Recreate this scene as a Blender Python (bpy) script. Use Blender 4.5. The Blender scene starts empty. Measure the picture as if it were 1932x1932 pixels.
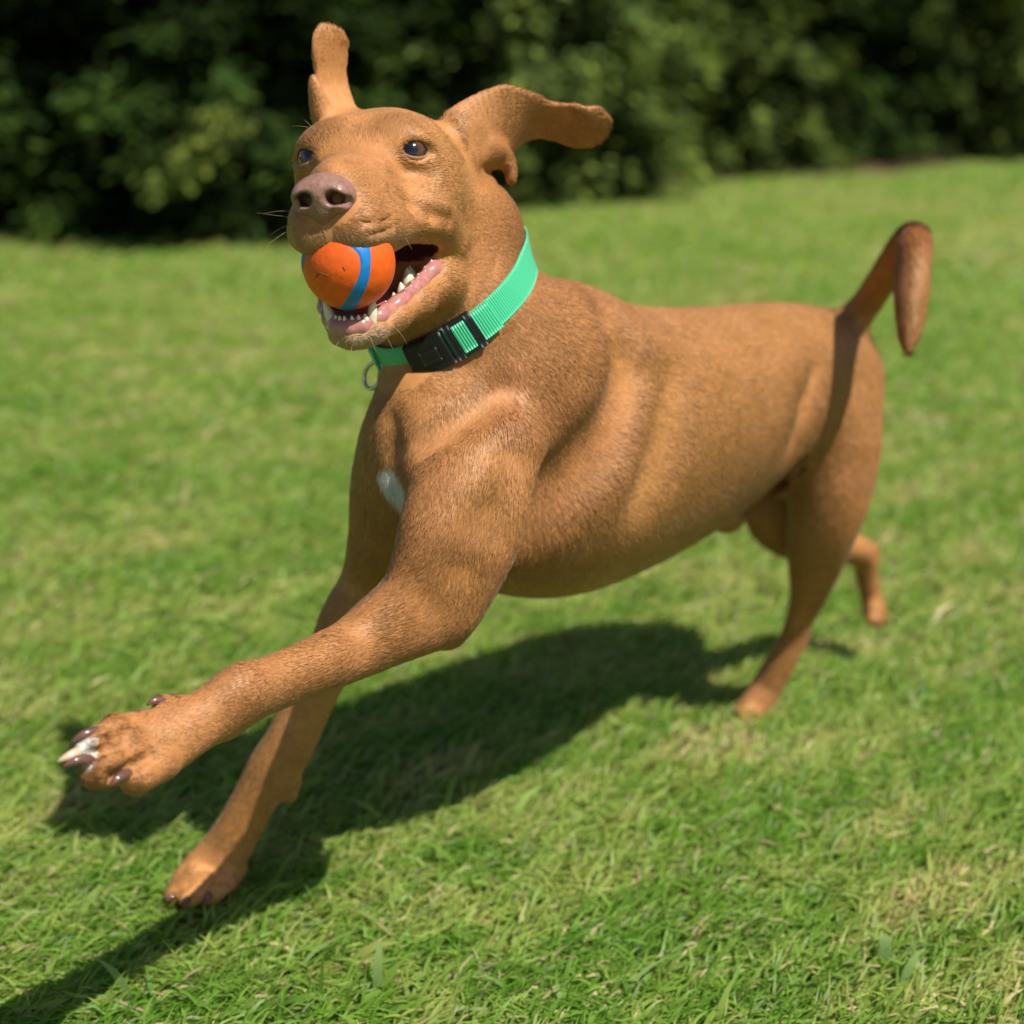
import bpy, math, random
import numpy as np

# ------------------------------------------------------------------ scene, camera, light
SC = bpy.context.scene
COL = SC.collection
rng = np.random.default_rng(7)
random.seed(7)

CAM_H, PITCH, FPX = 0.75, math.radians(18.5), 2780.0      # camera height, tilt down, focal length in photo pixels (1932 wide)
cp, sp = math.cos(PITCH), math.sin(PITCH)
cam_d = bpy.data.cameras.new('camera')
cam = bpy.data.objects.new('camera', cam_d); COL.objects.link(cam)
cam.location = (0, 0, CAM_H)
cam.rotation_euler = (math.pi/2 - PITCH, 0, 0)
cam_d.sensor_width = 24.0
cam_d.lens = 24.0*FPX/1932.0
cam_d.clip_start, cam_d.clip_end = 0.05, 400
cam_d.dof.use_dof = True
cam_d.dof.focus_distance = 1.04
cam_d.dof.aperture_fstop = 2.3
SC.camera = cam

SUN_EL, SUN_AZ = math.radians(58), math.radians(141)       # light travels towards SUN_AZ on the ground plan (x right, y away)
trav = np.array([math.cos(SUN_EL)*math.cos(SUN_AZ), math.cos(SUN_EL)*math.sin(SUN_AZ), -math.sin(SUN_EL)])
world = bpy.data.worlds.new('World'); SC.world = world; world.use_nodes = True
wn = world.node_tree
sky = wn.nodes.new('ShaderNodeTexSky'); sky.sky_type = 'NISHITA'; sky.sun_disc = False
sky.sun_elevation = SUN_EL
sky.sun_rotation = math.atan2(-trav[0], -trav[1])
sky.air_density, sky.dust_density, sky.ozone_density = 1.0, 1.0, 1.0
wn.links.new(sky.outputs[0], wn.nodes['Background'].inputs[0])
wn.nodes['Background'].inputs[1].default_value = 0.072
sd = bpy.data.lights.new('sun', 'SUN'); sd.energy = 5.0; sd.angle = math.radians(0.53); sd.color = (1.0, 0.955, 0.88)
sun = bpy.data.objects.new('sun', sd); COL.objects.link(sun)
from mathutils import Vector
sun.location = (2, -2, 6)
sun.rotation_euler = Vector(trav).to_track_quat('-Z', 'Y').to_euler()
SC.view_settings.view_transform = 'Standard'; SC.view_settings.look = 'None'
SC.view_settings.exposure = 0.22; SC.view_settings.gamma = 1.0; SC.view_settings.use_curve_mapping = False
SC.render.use_motion_blur = False
SC.cycles.use_denoising = True
SC.cycles.max_bounces = 8; SC.cycles.transparent_max_bounces = 8
SC.cycles.diffuse_bounces = 4; SC.cycles.glossy_bounces = 3; SC.cycles.transmission_bounces = 4

# ------------------------------------------------------------------ helpers
def P(u, v, Z):
    """point in the place from where it was measured (photo pixel) and its distance"""
    x, y = (u-966)/FPX*Z, (966-v)/FPX*Z
    return np.array([x, y*sp+Z*cp, CAM_H+y*cp-Z*sp])
def nrm(v):
    v = np.asarray(v, float); return v/(np.linalg.norm(v)+1e-12)
def tag(o, label=None, cat=None, group=None, kind=None):
    if label: o['label'] = label
    if cat: o['category'] = cat
    if group: o['group'] = group
    if kind: o['kind'] = kind
    return o
def link(o, parent=None):
    COL.objects.link(o)
    if parent is not None:
        o.parent = parent
        o.matrix_parent_inverse = parent.matrix_world.inverted()
    return o
def empty(name, loc):
    o = bpy.data.objects.new(name, None); o.empty_display_size = 0.05
    o.location = loc; COL.objects.link(o)
    bpy.context.view_layer.update()
    return o
def mesh_np(name, V, polys, mat=None, parent=None, smooth=True, nside=None):
    """V (n,3); polys (m,k) int array of equal sided faces"""
    me = bpy.data.meshes.new(name)
    V = np.asarray(V, np.float32); polys = np.asarray(polys, np.int32)
    m, k = polys.shape
    me.vertices.add(len(V)); me.vertices.foreach_set('co', V.ravel())
    me.loops.add(m*k); me.loops.foreach_set('vertex_index', polys.ravel())
    me.polygons.add(m); me.polygons.foreach_set('loop_start', np.arange(0, m*k, k, dtype=np.int32))
    me.update(calc_edges=True)
    me.validate()
    me.polygons.foreach_set('use_smooth', np.full(len(me.polygons), smooth))
    o = bpy.data.objects.new(name, me)
    if mat: me.materials.append(mat)
    link(o, parent)
    return o
def color_attr(me, C, name='tint'):
    a = me.color_attributes.new(name, 'FLOAT_COLOR', 'POINT')
    C = np.asarray(C, np.float32)
    if C.shape[1] == 3: C = np.hstack([C, np.ones((len(C), 1), np.float32)])
    a.data.foreach_set('color', C.ravel())

def tube_np(pts, rad, ns=8, cap=True):
    """swept tube through pts with radius per point -> V, quads (end caps closed by a pole of zero-size ring)"""
    pts = np.asarray(pts, float); rad = np.broadcast_to(np.asarray(rad, float), (len(pts),))
    T = np.gradient(pts, axis=0); T /= np.linalg.norm(T, axis=1)[:, None]+1e-12
    u = np.cross(T[0], [0.13, 0.27, 0.95]); u = nrm(u)
    V = []
    a = np.linspace(0, 2*np.pi, ns, endpoint=False)
    for i in range(len(pts)):
        u = nrm(u - T[i]*np.dot(u, T[i])); w = np.cross(T[i], u)
        V.append(pts[i] + rad[i]*(np.cos(a)[:, None]*u+np.sin(a)[:, None]*w))
    if cap:
        V = [np.repeat(pts[:1], ns, 0)+ (V[0]-pts[0])*1e-3] + V + [np.repeat(pts[-1:], ns, 0)+(V[-1]-pts[-1])*1e-3]
    n = len(V); V = np.concatenate(V)
    i = np.arange(n-1)[:, None]*ns; j = np.arange(ns)[None]; j2 = (j+1) % ns
    Q = np.stack([i+j, i+j2, i+ns+j2, i+ns+j], -1).reshape(-1, 4)
    return V, Q
def merge(parts):
    VV, QQ, o = [], [], 0
    for V, Q in parts:
        VV.append(V); QQ.append(Q+o); o += len(V)
    return np.concatenate(VV), np.concatenate(QQ)
def catmull(C, n):
    """Catmull-Rom through rows of C, n samples per span"""
    C = np.asarray(C, float)
    A = np.vstack([2*C[0]-C[1], C, 2*C[-1]-C[-2]])
    out = []
    for i in range(1, len(A)-2):
        t = np.linspace(0, 1, n, endpoint=False)[:, None]
        p0, p1, p2, p3 = A[i-1], A[i], A[i+1], A[i+2]
        out.append(0.5*(2*p1+(p2-p0)*t+(2*p0-5*p1+4*p2-p3)*t*t+(3*p1-p0-3*p2+p3)*t**3))
    out.append(C[-1:])
    return np.concatenate(out)

# materials ---------------------------------------------------------------
def new_mat(name):
    m = bpy.data.materials.new(name); m.use_nodes = True
    nt = m.node_tree; b = nt.nodes['Principled BSDF']
    return m, nt, b
def node(nt, typ, **kw):
    n = nt.nodes.new(typ)
    for k, v in kw.items(): setattr(n, k, v)
    return n
def plain(name, col, rough=0.5, spec=0.5, noise=0.0, scale=60, bump=0.0, sss=0.0, metal=0.0, coat=0.0):
    m, nt, b = new_mat(name)
    b.inputs['Base Color'].default_value = (*col, 1); b.inputs['Roughness'].default_value = rough
    b.inputs['Specular IOR Level'].default_value = spec; b.inputs['Metallic'].default_value = metal
    b.inputs['Coat Weight'].default_value = coat; b.inputs['Coat Roughness'].default_value = 0.08
    if sss:
        b.inputs['Subsurface Weight'].default_value = sss
        b.inputs['Subsurface Radius'].default_value = (1, .35, .2); b.inputs['Subsurface Scale'].default_value = 0.004
    if noise or bump:
        tc = node(nt, 'ShaderNodeTexCoord'); nz = node(nt, 'ShaderNodeTexNoise')
        nz.inputs['Scale'].default_value = scale; nz.inputs['Detail'].default_value = 5
        nt.links.new(tc.outputs['Object'], nz.inputs['Vector'])
        if noise:
            hv = node(nt, 'ShaderNodeHueSaturation'); hv.inputs['Color'].default_value = (*col, 1)
            mr = node(nt, 'ShaderNodeMapRange')
            mr.inputs[1].default_value, mr.inputs[2].default_value = .25, .75
            mr.inputs[3].default_value, mr.inputs[4].default_value = 1-noise, 1+noise
            nt.links.new(nz.outputs['Fac'], mr.inputs[0]); nt.links.new(mr.outputs[0], hv.inputs['Value'])
            nt.links.new(hv.outputs[0], b.inputs['Base Color'])
        if bump:
            bp = node(nt, 'ShaderNodeBump'); bp.inputs['Strength'].default_value = bump; bp.inputs['Distance'].default_value = 0.001
            nt.links.new(nz.outputs['Fac'], bp.inputs['Height']); nt.links.new(bp.outputs[0], b.inputs['Normal'])
    return m

# ------------------------------------------------------------------ implicit sculpting (smooth unions on a grid, one closed skin)
class Field:
    def __init__(s, xs, ys, zs):
        s.ax = [np.asarray(a, np.float32) for a in (xs, ys, zs)]
        s.F = np.full([len(a) for a in s.ax], 1.0, np.float32)
    def sub(s, lo, hi):
        sl = []
        for a, l, h in zip(s.ax, lo, hi):
            i0 = max(int(np.searchsorted(a, l))-1, 0); i1 = min(int(np.searchsorted(a, h))+1, len(a))
            sl.append(slice(i0, i1))
        return tuple(sl)
    def child(s, lo, hi):
        sl = s.sub(lo, hi)
        c = Field(*[a[q] for a, q in zip(s.ax, sl)]); c.sl = sl
        return c
    def soften(s, n, lim=.02):
        """melt creases: n passes of a 1-2-1 filter"""
        F = np.clip(s.F, -lim, lim); far = s.F > lim*.98
        for _ in range(n):
            for ax in range(3):
                G = F.copy(); a = [slice(None)]*3; b = [slice(None)]*3; c = [slice(None)]*3
                a[ax], b[ax], c[ax] = slice(1, -1), slice(0, -2), slice(2, None)
                G[tuple(a)] = .5*F[tuple(a)]+.25*(F[tuple(b)]+F[tuple(c)]); F = G
        s.F = np.where(far, s.F, F)
    def absorb(s, c, k):
        s.F[c.sl] = smin(s.F[c.sl], c.F, k)
    def put(s, lo, hi, fn, k, mode='+'):
        pad = abs(k)+0.006
        sl = s.sub(np.asarray(lo)-pad, np.asarray(hi)+pad)
        if any(q.stop-q.start < 1 for q in sl): return
        X, Y, Z = s.ax[0][sl[0]][:, None, None], s.ax[1][sl[1]][None, :, None], s.ax[2][sl[2]][None, None, :]
        d = fn(X, Y, Z).astype(np.float32)
        if mode == '+': s.F[sl] = smin(s.F[sl], d, k)
        else: s.F[sl] = -smin(-s.F[sl], d, k)
    def ell(s, c, r, ax=None, k=0.01, mode='+'):
        """ellipsoid, axes ax (3 rows)"""
        c = np.asarray(c, float); r = np.asarray(r, float)
        R = np.eye(3) if ax is None else np.asarray(ax, float)
        ext = np.sqrt(((R*r[:, None])**2).sum(0))
        Rf = R.astype(np.float32); rf = r.astype(np.float32)
        def fn(X, Y, Z):
            x, y, z = X-np.float32(c[0]), Y-np.float32(c[1]), Z-np.float32(c[2])
            k0 = 0; k1 = 0
            for i in range(3):
                q = (x*Rf[i, 0]+y*Rf[i, 1]+z*Rf[i, 2])/rf[i]
                k0 = k0+q*q; k1 = k1+(q/rf[i])**2
            k0 = np.sqrt(k0); k1 = np.sqrt(k1)+1e-6
            return k0*(k0-1)/k1
        s.put(c-ext, c+ext, fn, k, mode)
    def cone(s, a, b, ra, rb, k=0.01, mode='+', flat=None):
        s.seg(a, b, (ra, ra), (rb, rb), flat if flat is not None else [0.31, 0.22, 0.9], [0.31, 0.22, 0.9] if flat is None else flat, k, mode)
    def seg(s, a, b, ra, rb, ua, ub, k, mode='+'):
        a = np.asarray(a, float); b = np.asarray(b, float)
        T = b-a; L2 = max(T@T, 1e-10); t_ = T/math.sqrt(L2)
        def orth(u):
            u = np.asarray(u, float); u = u-t_*(u@t_); return u/(np.linalg.norm(u)+1e-9)
        ua, ub = orth(ua), orth(ub)
        m = max(max(ra), max(rb))
        f32 = np.float32
        def fn(X, Y, Z):
            x, y, z = X-f32(a[0]), Y-f32(a[1]), Z-f32(a[2])
            t = np.clip((x*f32(T[0])+y*f32(T[1])+z*f32(T[2]))/f32(L2), 0, 1)
            px, py, pz = x-t*f32(T[0]), y-t*f32(T[1]), z-t*f32(T[2])
            w = px*f32(t_[0])+py*f32(t_[1])+pz*f32(t_[2])
            U = [f32(ua[i])+t*f32(ub[i]-ua[i]) for i in range(3)]
            pu = px*U[0]+py*U[1]+pz*U[2]
            pp = px*px+py*py+pz*pz-w*w
            pv2 = np.maximum(pp-pu*pu, 0)
            r1 = f32(ra[0])+t*f32(rb[0]-ra[0]); r2 = f32(ra[1])+t*f32(rb[1]-ra[1])
            r3 = np.minimum(r1, r2)
            q1, q2, q3 = (pu/r1)**2, pv2/(r2*r2), (w/r3)**2
            k0 = np.sqrt(q1+q2+q3); k1 = np.sqrt(q1/(r1*r1)+q2/(r2*r2)+q3/(r3*r3))+1e-6
            return k0*(k0-1)/k1
        s.put(np.minimum(a, b)-m, np.maximum(a, b)+m, fn, k, mode)
    def loft(s, pts, ru, rv, up, k=0.012, n=4, mode='+', kin=0.003):
        """smooth limb: centres, radii along `up` (ru) and across (rv); up one vector or one per point"""
        pts = np.asarray(pts, float); N = len(pts)
        up = np.asarray(up, float)
        if up.ndim == 1: up = np.repeat(up[None], N, 0)
        A = np.hstack([pts, np.asarray(ru, float)[:, None], np.asarray(rv, float)[:, None], up])
        S = catmull(A, n)
        lo = (S[:, :3]-S[:, 3:5].max(1)[:, None]).min(0)-0.03; hi = (S[:, :3]+S[:, 3:5].max(1)[:, None]).max(0)+0.03
        c = s.child(lo, hi)
        S[:, 3:5] = np.maximum(S[:, 3:5], 0.0012)
        for i in range(len(S)-1):
            c.seg(S[i, :3], S[i+1, :3], S[i, 3:5], S[i+1, 3:5], S[i, 5:8], S[i+1, 5:8], kin)
        if mode == '+': s.absorb(c, k)
        else: s.F[c.sl] = -smin(-s.F[c.sl], c.F, k)
    def at(s, p):
        """trilinear sample at points p (n,3)"""
        p = np.asarray(p, np.float32); idx = []; fr = []
        for a, q in zip(s.ax, p.T):
            i = np.clip(np.searchsorted(a, q)-1, 0, len(a)-2); idx.append(i)
            fr.append(np.clip((q-a[i])/(a[i+1]-a[i]), 0, 1))
        r = 0
        for dx in (0, 1):
            for dy in (0, 1):
                for dz in (0, 1):
                    w = (fr[0] if dx else 1-fr[0])*(fr[1] if dy else 1-fr[1])*(fr[2] if dz else 1-fr[2])
                    r = r+w*s.F[idx[0]+dx, idx[1]+dy, idx[2]+dz]
        return r
    def mesh(s, relax=2):
        F = s.F; nx, ny, nz = F.shape
        I = F < 0
        cnt = np.zeros((nx-1, ny-1, nz-1), np.uint8)
        for dx in (0, 1):
            for dy in (0, 1):
                for dz in (0, 1):
                    cnt += I[dx:nx-1+dx, dy:ny-1+dy, dz:nz-1+dz]
        act = (cnt > 0) & (cnt < 8)
        ci = np.argwhere(act)
        cid = np.full(act.shape, -1, np.int32); cid[act] = np.arange(len(ci))
        i, j, k = ci.T
        g = {}
        for dx in (0, 1):
            for dy in (0, 1):
                for dz in (0, 1): g[dx, dy, dz] = F[i+dx, j+dy, k+dz]
        acc = np.zeros((len(ci), 3)); n = np.zeros(len(ci))
        for ax in range(3):
            o1, o2 = [q for q in range(3) if q != ax]
            for p in (0, 1):
                for q in (0, 1):
                    A = [0, 0, 0]; A[o1] = p; A[o2] = q; B = list(A); B[ax] = 1
                    fa, fb = g[tuple(A)], g[tuple(B)]
                    cr = (fa < 0) != (fb < 0)
                    t = np.where(cr, fa/np.where(fa == fb, 1, fa-fb), 0)
                    pos = np.zeros((len(ci), 3)); pos[:, o1] = p; pos[:, o2] = q; pos[:, ax] = t
                    acc += pos*cr[:, None]; n += cr
        loc = acc/np.maximum(n, 1)[:, None]
        V = np.stack([a[c]+(a[c+1]-a[c])*l for a, c, l in zip(s.ax, ci.T, loc.T)], 1)
        quads = []
        for ax in range(3):
            o1, o2 = (ax+1) % 3, (ax+2) % 3
            sa = [slice(None)]*3; sb = [slice(None)]*3; sa[ax] = slice(0, -1); sb[ax] = slice(1, None)
            a_in, b_in = I[tuple(sa)], I[tuple(sb)]
            e = np.argwhere(a_in != b_in)
            ok = (e[:, o1] > 0) & (e[:, o2] > 0) & (e[:, o1] < F.shape[o1]-1) & (e[:, o2] < F.shape[o2]-1)
            e = e[ok]; ins = a_in[tuple(e.T)]
            def cell(d1, d2):
                q = e.copy(); q[:, o1] -= d1; q[:, o2] -= d2
                return cid[tuple(q.T)]
            Q = np.stack([cell(1, 1), cell(0, 1), cell(0, 0), cell(1, 0)], 1)
            Q[~ins] = Q[~ins][:, ::-1]
            quads.append(Q)
        Q = np.concatenate(quads)
        for _ in range(relax):
            E = np.concatenate([Q[:, [0, 1]], Q[:, [1, 2]], Q[:, [2, 3]], Q[:, [3, 0]]])
            sm = np.zeros_like(V); c = np.bincount(E[:, 0], minlength=len(V))+0.0
            for d in range(3): sm[:, d] = np.bincount(E[:, 0], weights=V[E[:, 1], d], minlength=len(V))
            V = V+0.6*(sm/np.maximum(c, 1)[:, None]-V)
        return V, Q
def smin(a, b, k):
    if k <= 0: return np.minimum(a, b)
    h = np.maximum(k-np.abs(a-b), 0)/np.float32(k)
    return np.minimum(a, b)-h*h*np.float32(k*0.25)
def axis_lines(segs):
    """piecewise spacing: [(start, step), ..., (end, None)]"""
    out = []
    for (a, st), (b, _) in zip(segs[:-1], segs[1:]):
        n = max(int(round((b-a)/st)), 1)
        out.append(np.linspace(a, b, n, endpoint=False))
    a = np.concatenate(out+[[segs[-1][0]]]); st = np.diff(a)
    st = np.convolve(np.pad(st, 14, mode='edge'), np.ones(29)/29, 'valid')         # spacing changes gradually
    return a[0]+np.concatenate([[0], np.cumsum(st)])*(a[-1]-a[0])/st.sum()
# ------------------------------------------------------------------ the dog: one sculpted skin
def c2w(v): return np.array([v[0], v[1]*sp+v[2]*cp, v[1]*cp-v[2]*sp])
GX = axis_lines([(-.345, .004), (-.30, .0021), (.105, .004), (.495, None)])
GY = axis_lines([(.78, .0021), (1.29, .004), (1.76, None)])
GZ = axis_lines([(-.012, .004), (.19, .0024), (.33, .0034), (.47, .0019), (.775, None)])
D = Field(GX, GY, GZ)

# head frame: f along the muzzle, l to the dog's left, u up
HO = (P(782, 285, 1.073)+P(586, 298, 1.087))/2
hl = nrm(P(782, 285, 1.073)-P(586, 298, 1.087))
hf = nrm(c2w([-.175, -.19, -.965])); hf = nrm(hf-hl*(hf@hl))
hu = np.cross(hf, hl)
if hu[2] < 0: hu = -hu
HR = np.array([hf, hl, hu])
def H(f, l, u): return HO+f*hf+l*hl+u*hu
def hell(F, c, r, k=.012, mode='+', rot=None):
    R = HR
    if rot is not None:
        a = rot; R = np.array([math.cos(a)*hf+math.sin(a)*hu, hl, -math.sin(a)*hf+math.cos(a)*hu])
    F.ell(H(*c), r, R, k, mode)
def hpair(F, c, r, k=.012, mode='+', rot=None):
    for s in (-1, 1): hell(F, (c[0], s*c[1], c[2]), r, k, mode, rot)

# --- torso
spine_px = [(815, 835, 1.17, .066, .052), (905, 850, 1.21, .104, .078), (1050, 846, 1.28, .128, .094), (1190, 828, 1.365, .117, .096),
            (1320, 784, 1.44, .101, .089), (1440, 733, 1.505, .082, .079), (1518, 715, 1.55, .070, .069), (1566, 712, 1.58, .054, .050)]
pts = [P(u, v, Z) for u, v, Z, a, b in spine_px]
D.loft(pts, [q[3] for q in spine_px], [q[4] for q in spine_px], [0, 0, 1], k=.02, n=5, kin=.012)
sp_dir = nrm(pts[6]-pts[2]); sideL = nrm(np.cross([0, 0, 1], sp_dir)); 
if sideL[1] > 0: sideL = -sideL                         # towards the camera: the dog's left flank
# --- neck
neck_px = [(834, 438, 1.165, .062, .050), (841, 520, 1.17, .059, .055), (856, 590, 1.17, .062, .058), (915, 675, 1.20, .078, .072), (980, 760, 1.24, .092, .086)]
npts = [P(u, v, Z) for u, v, Z, a, b in neck_px]
nax = nrm(P(1000, 490, 1.17)-P(700, 690, 1.17))
D.loft(npts, [q[3] for q in neck_px], [q[4] for q in neck_px], nax, k=.025, n=5, kin=.01)
# shoulder blade, withers and breast
D.ell(P(1050, 655, 1.26), (.05, .04, .045), k=.04)
D.ell(P(985, 745, 1.185), (.055, .04, .085), np.array([nrm(np.cross(sideL, nrm(P(900, 880, 1.1)-P(1060, 600, 1.2)))), sideL, nrm(P(900, 880, 1.1)-P(1060, 600, 1.2))]), k=.035)
D.ell(P(795, 845, 1.15), (.030, .04, .056), k=.03)

# --- near (left) front leg, reaching forward
L = D.child(np.array([-.33, .78, .12]), np.array([.16, 1.36, .62]))
camup = c2w([0, 1, 0])
up_px = [(905, 835, 1.125, .050, .036), (885, 930, 1.105, .0445, .035), (867, 1010, 1.105, .0375, .033), (840, 1090, 1.115, .034, .029), (815, 1150, 1.115, .0285, .0255),
         (765, 1178, 1.105, .0255, .0235), (712, 1200, 1.09, .0235, .0215), (628, 1240, 1.06, .0197, .0185), (545, 1273, 1.03, .0172, .0165), (468, 1310, 1.005, .0185, .0165),
         (412, 1339, .985, .0175, .0155), (350, 1375, .97, .0198, .0155), (290, 1408, .955, .0225, .0155), (240, 1425, .945, .0205, .0135)]
lp = [P(u, v, Z) for u, v, Z, a, b in up_px]
scr = []
for i in range(len(up_px)):
    a, b = up_px[max(i-1, 0)], up_px[min(i+1, len(up_px)-1)]
    t = np.array([b[0]-a[0], -(b[1]-a[1])], float); t /= np.linalg.norm(t)
    scr.append(c2w([-t[1], t[0], 0]))
L.loft(lp, [q[3] for q in up_px], [q[4] for q in up_px], scr, k=.01, n=5, kin=.004)
L.cone(P(842, 1165, 1.125), P(846, 1196, 1.13), .019, .0075, k=.016)          # point of the elbow
L.cone(P(905, 1010, 1.12), P(858, 1130, 1.13), .026, .016, k=.03)             # triceps
L.cone(P(806, 1000, 1.085), P(735, 1158, 1.085), .014, .010, k=.035)            # biceps into forearm
L.cone(P(700, 1232, 1.085), P(520, 1308, 1.02), .008, .006, k=.018)           # ulna edge
L.cone(P(640, 1225, 1.045), P(470, 1295, .99), .007, .007, k=.02)
L.cone(P(462, 1285, .99), P(440, 1300, .985), .011, .010, k=.02)              # wrist knob
L.cone(P(437, 1378, 1.0), P(420, 1390, .995), .008, .007, k=.012)             # wrist pad
L.soften(15)
L.cone(P(840, 1172, 1.125), P(849, 1199, 1.128), .015, .0075, k=.012)
# toes of the raised paw
TOE = [((265, 1372, .952), (222, 1377, .938), (192, 1389, .93), .0105, .0085, .007),
       ((250, 1398, .942), (198, 1404, .925), (160, 1418, .916), .0115, .009, .0065),
       ((262, 1428, .942), (205, 1446, .922), (180, 1460, .922), .0120, .0105, .0098),
       ((305, 1440, .950), (262, 1462, .938), (254, 1474, .938), .0115, .0100, .0088)]
for a, b, c, r0, r1, r2 in TOE:
    T_ = L.child(P(*b)-.07, P(*b)+.07)
    T_.cone(P(*a), P(*b), r0, r1*1.08, k=.006); T_.cone(P(*b), P(*c), r1*1.08, r2, k=.006)
    L.absorb(T_, .0045)
L.cone(P(325, 1332, .972), P(308, 1325, .968), .007, .005, k=.008)            # dew claw root
L.cone(P(218, 1462, .914), P(282, 1428, .926), .0036, .0026, k=.005, mode='-')   # creases between toes
L.cone(P(178, 1422, .912), P(240, 1404, .924), .0030, .0022, k=.005, mode='-')
L.cone(P(200, 1393, .914), P(244, 1385, .928), .0024, .0018, k=.004, mode='-')
D.absorb(L, .022)

# --- far (right) front leg, planted
R_ = D.child(np.array([-.345, .95, -.012]), np.array([.06, 1.42, .62]))
rp = [(775, 850, 1.19, .032, .030), (738, 930, 1.195, .030, .030), (716, 1010, 1.21, .0235, .026), (694, 1095, 1.235, .0210, .022), (655, 1170, 1.24, .0215, .021), (620, 1250, 1.25, .019, .019),
      (580, 1330, 1.265, .0195, .0185), (545, 1405, 1.275, .0205, .0185), (515, 1452, 1.285, .0205, .0185), (482, 1505, 1.295, .018, .0165), (452, 1560, 1.305, .0185, .0165),
      (420, 1612, 1.315, .0205, .0165), (385, 1650, 1.315, .0205, .0150), (352, 1676, 1.31, .016, .0125)]
scr = []
for i in range(len(rp)):
    a, b = rp[max(i-1, 0)], rp[min(i+1, len(rp)-1)]
    t = np.array([b[0]-a[0], -(b[1]-a[1])], float); t /= np.linalg.norm(t)
    scr.append(c2w([-t[1], t[0], 0]))
R_.loft([P(*q[:3]) for q in rp], [q[3] for q in rp], [q[4] for q in rp], scr, k=.01, n=5, kin=.004)
R_.cone(P(545, 1480, 1.29), P(548, 1498, 1.29), .010, .006, k=.012)
for a, b, r in [((372, 1655, 1.30), (330, 1688, 1.30), .0085), ((395, 1668, 1.29), (358, 1695, 1.285), .0085), ((425, 1662, 1.30), (398, 1688, 1.292), .0085), ((445, 1640, 1.32), (432, 1668, 1.315), .008)]:
    R_.cone(P(*a), P(*b), r*1.2, r, k=.006)
for a, b in (((352, 1668, 1.285), (388, 1640, 1.285)), ((380, 1678, 1.275), (412, 1650, 1.282)), ((412, 1680, 1.285), (434, 1655, 1.295))):
    R_.cone(P(*a), P(*b), .0030, .0020, k=.006, mode='-')
D.absorb(R_, .022)

# --- hind legs
def chain(F, px, k, n=4, kin=.006):
    scr = []
    for i in range(len(px)):
        a, b = px[max(i-1, 0)], px[min(i+1, len(px)-1)]
        t = np.array([b[0]-a[0], -(b[1]-a[1])], float); t /= np.linalg.norm(t)+1e-9
        scr.append(c2w([-t[1], t[0], 0]))
    F.loft([P(*q[:3]) for q in px], [q[3] for q in px], [q[4] for q in px], scr, k=k, n=n, kin=kin)
N_ = D.child(np.array([.12, 1.2, -.012]), np.array([.495, 1.76, .56]))
chain(N_, [(1570, 735, 1.535, .046, .040), (1578, 800, 1.515, .044, .042), (1576, 870, 1.515, .042, .040), (1565, 940, 1.52, .039, .036), (1550, 1005, 1.535, .034, .030),
           (1538, 1065, 1.565, .0265, .024), (1526, 1120, 1.60, .0185, .018), (1508, 1172, 1.63, .0132, .0135), (1490, 1218, 1.645, .0130, .0140), (1468, 1258, 1.655, .0150, .0145),
           (1446, 1298, 1.665, .0155, .0145), (1424, 1328, 1.665, .0150, .0130), (1408, 1346, 1.665, .0105, .0095)], k=.01)
N_.cone(P(1516, 1188, 1.650), P(1510, 1216, 1.66), .0085, .008, k=.010)
N_.cone(P(1440, 1320, 1.67), P(1418, 1352, 1.665), .009, .006, k=.008)
N_.ell(P(1602, 810, 1.56), (.019, .03, .07), k=.03)
for a, b in (((1400, 1350, 1.645), (1424, 1330, 1.655)), ((1412, 1355, 1.65), (1436, 1334, 1.66)), ((1392, 1346, 1.655), (1414, 1326, 1.665))):
    N_.cone(P(*b), P(*a), .0085, .0062, k=.004)
D.absorb(N_, .020)
O_ = D.child(np.array([.12, 1.3, -.012]), np.array([.495, 1.76, .56]))
chain(O_, [(1560, 780, 1.63, .045, .04), (1500, 880, 1.61, .042, .038), (1462, 955, 1.60, .034, .030), (1480, 1000, 1.63, .027, .025), (1540, 1030, 1.68, .021, .020),
           (1596, 1034, 1.73, .0165, .016), (1630, 1050, 1.75, .0132, .0132), (1636, 1090, 1.762, .0108, .0110), (1644, 1128, 1.77, .0100, .0105), (1650, 1152, 1.77, .0110, .0110), (1652, 1168, 1.762, .008, .008)], k=.01)
O_.cone(P(1608, 1018, 1.735), P(1645, 1036, 1.758), .0075, .0085, k=.008)
for a, b in (((1646, 1148, 1.76), (1642, 1170, 1.75)), ((1654, 1150, 1.762), (1655, 1174, 1.753)), ((1660, 1146, 1.77), (1664, 1168, 1.762))): O_.cone(P(*a), P(*b), .0065, .0055, k=.004)
D.absorb(O_, .016)
# sheath and groin
D.cone(P(1440, 905, 1.53), P(1372, 985, 1.475), .022, .0125, k=.016)
D.cone(P(1372, 985, 1.475), P(1358, 990, 1.465), .0125, .009, k=.01)
# flank fold from belly to stifle
D.cone(P(1535, 770, 1.515), P(1515, 830, 1.52), .010, .008, k=.02)
# --- tail, lifted and hooked back towards the camera
tail_px = [(1560, 640, 1.575, .022), (1590, 624, 1.565, .0185), (1628, 582, 1.53, .0165), (1668, 525, 1.49, .0150), (1700, 476, 1.455, .0150), (1722, 452, 1.425, .0150),
           (1724, 480, 1.40, .0150), (1720, 540, 1.385, .0150), (1717, 600, 1.375, .0135), (1714, 650, 1.365, .0095), (1715, 682, 1.36, .0045)]
tp = [P(*q[:3]) for q in tail_px]
D.loft(tp, [q[3] for q in tail_px], [q[3] for q in tail_px], sideL, k=.014, n=4, kin=.003)

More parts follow.
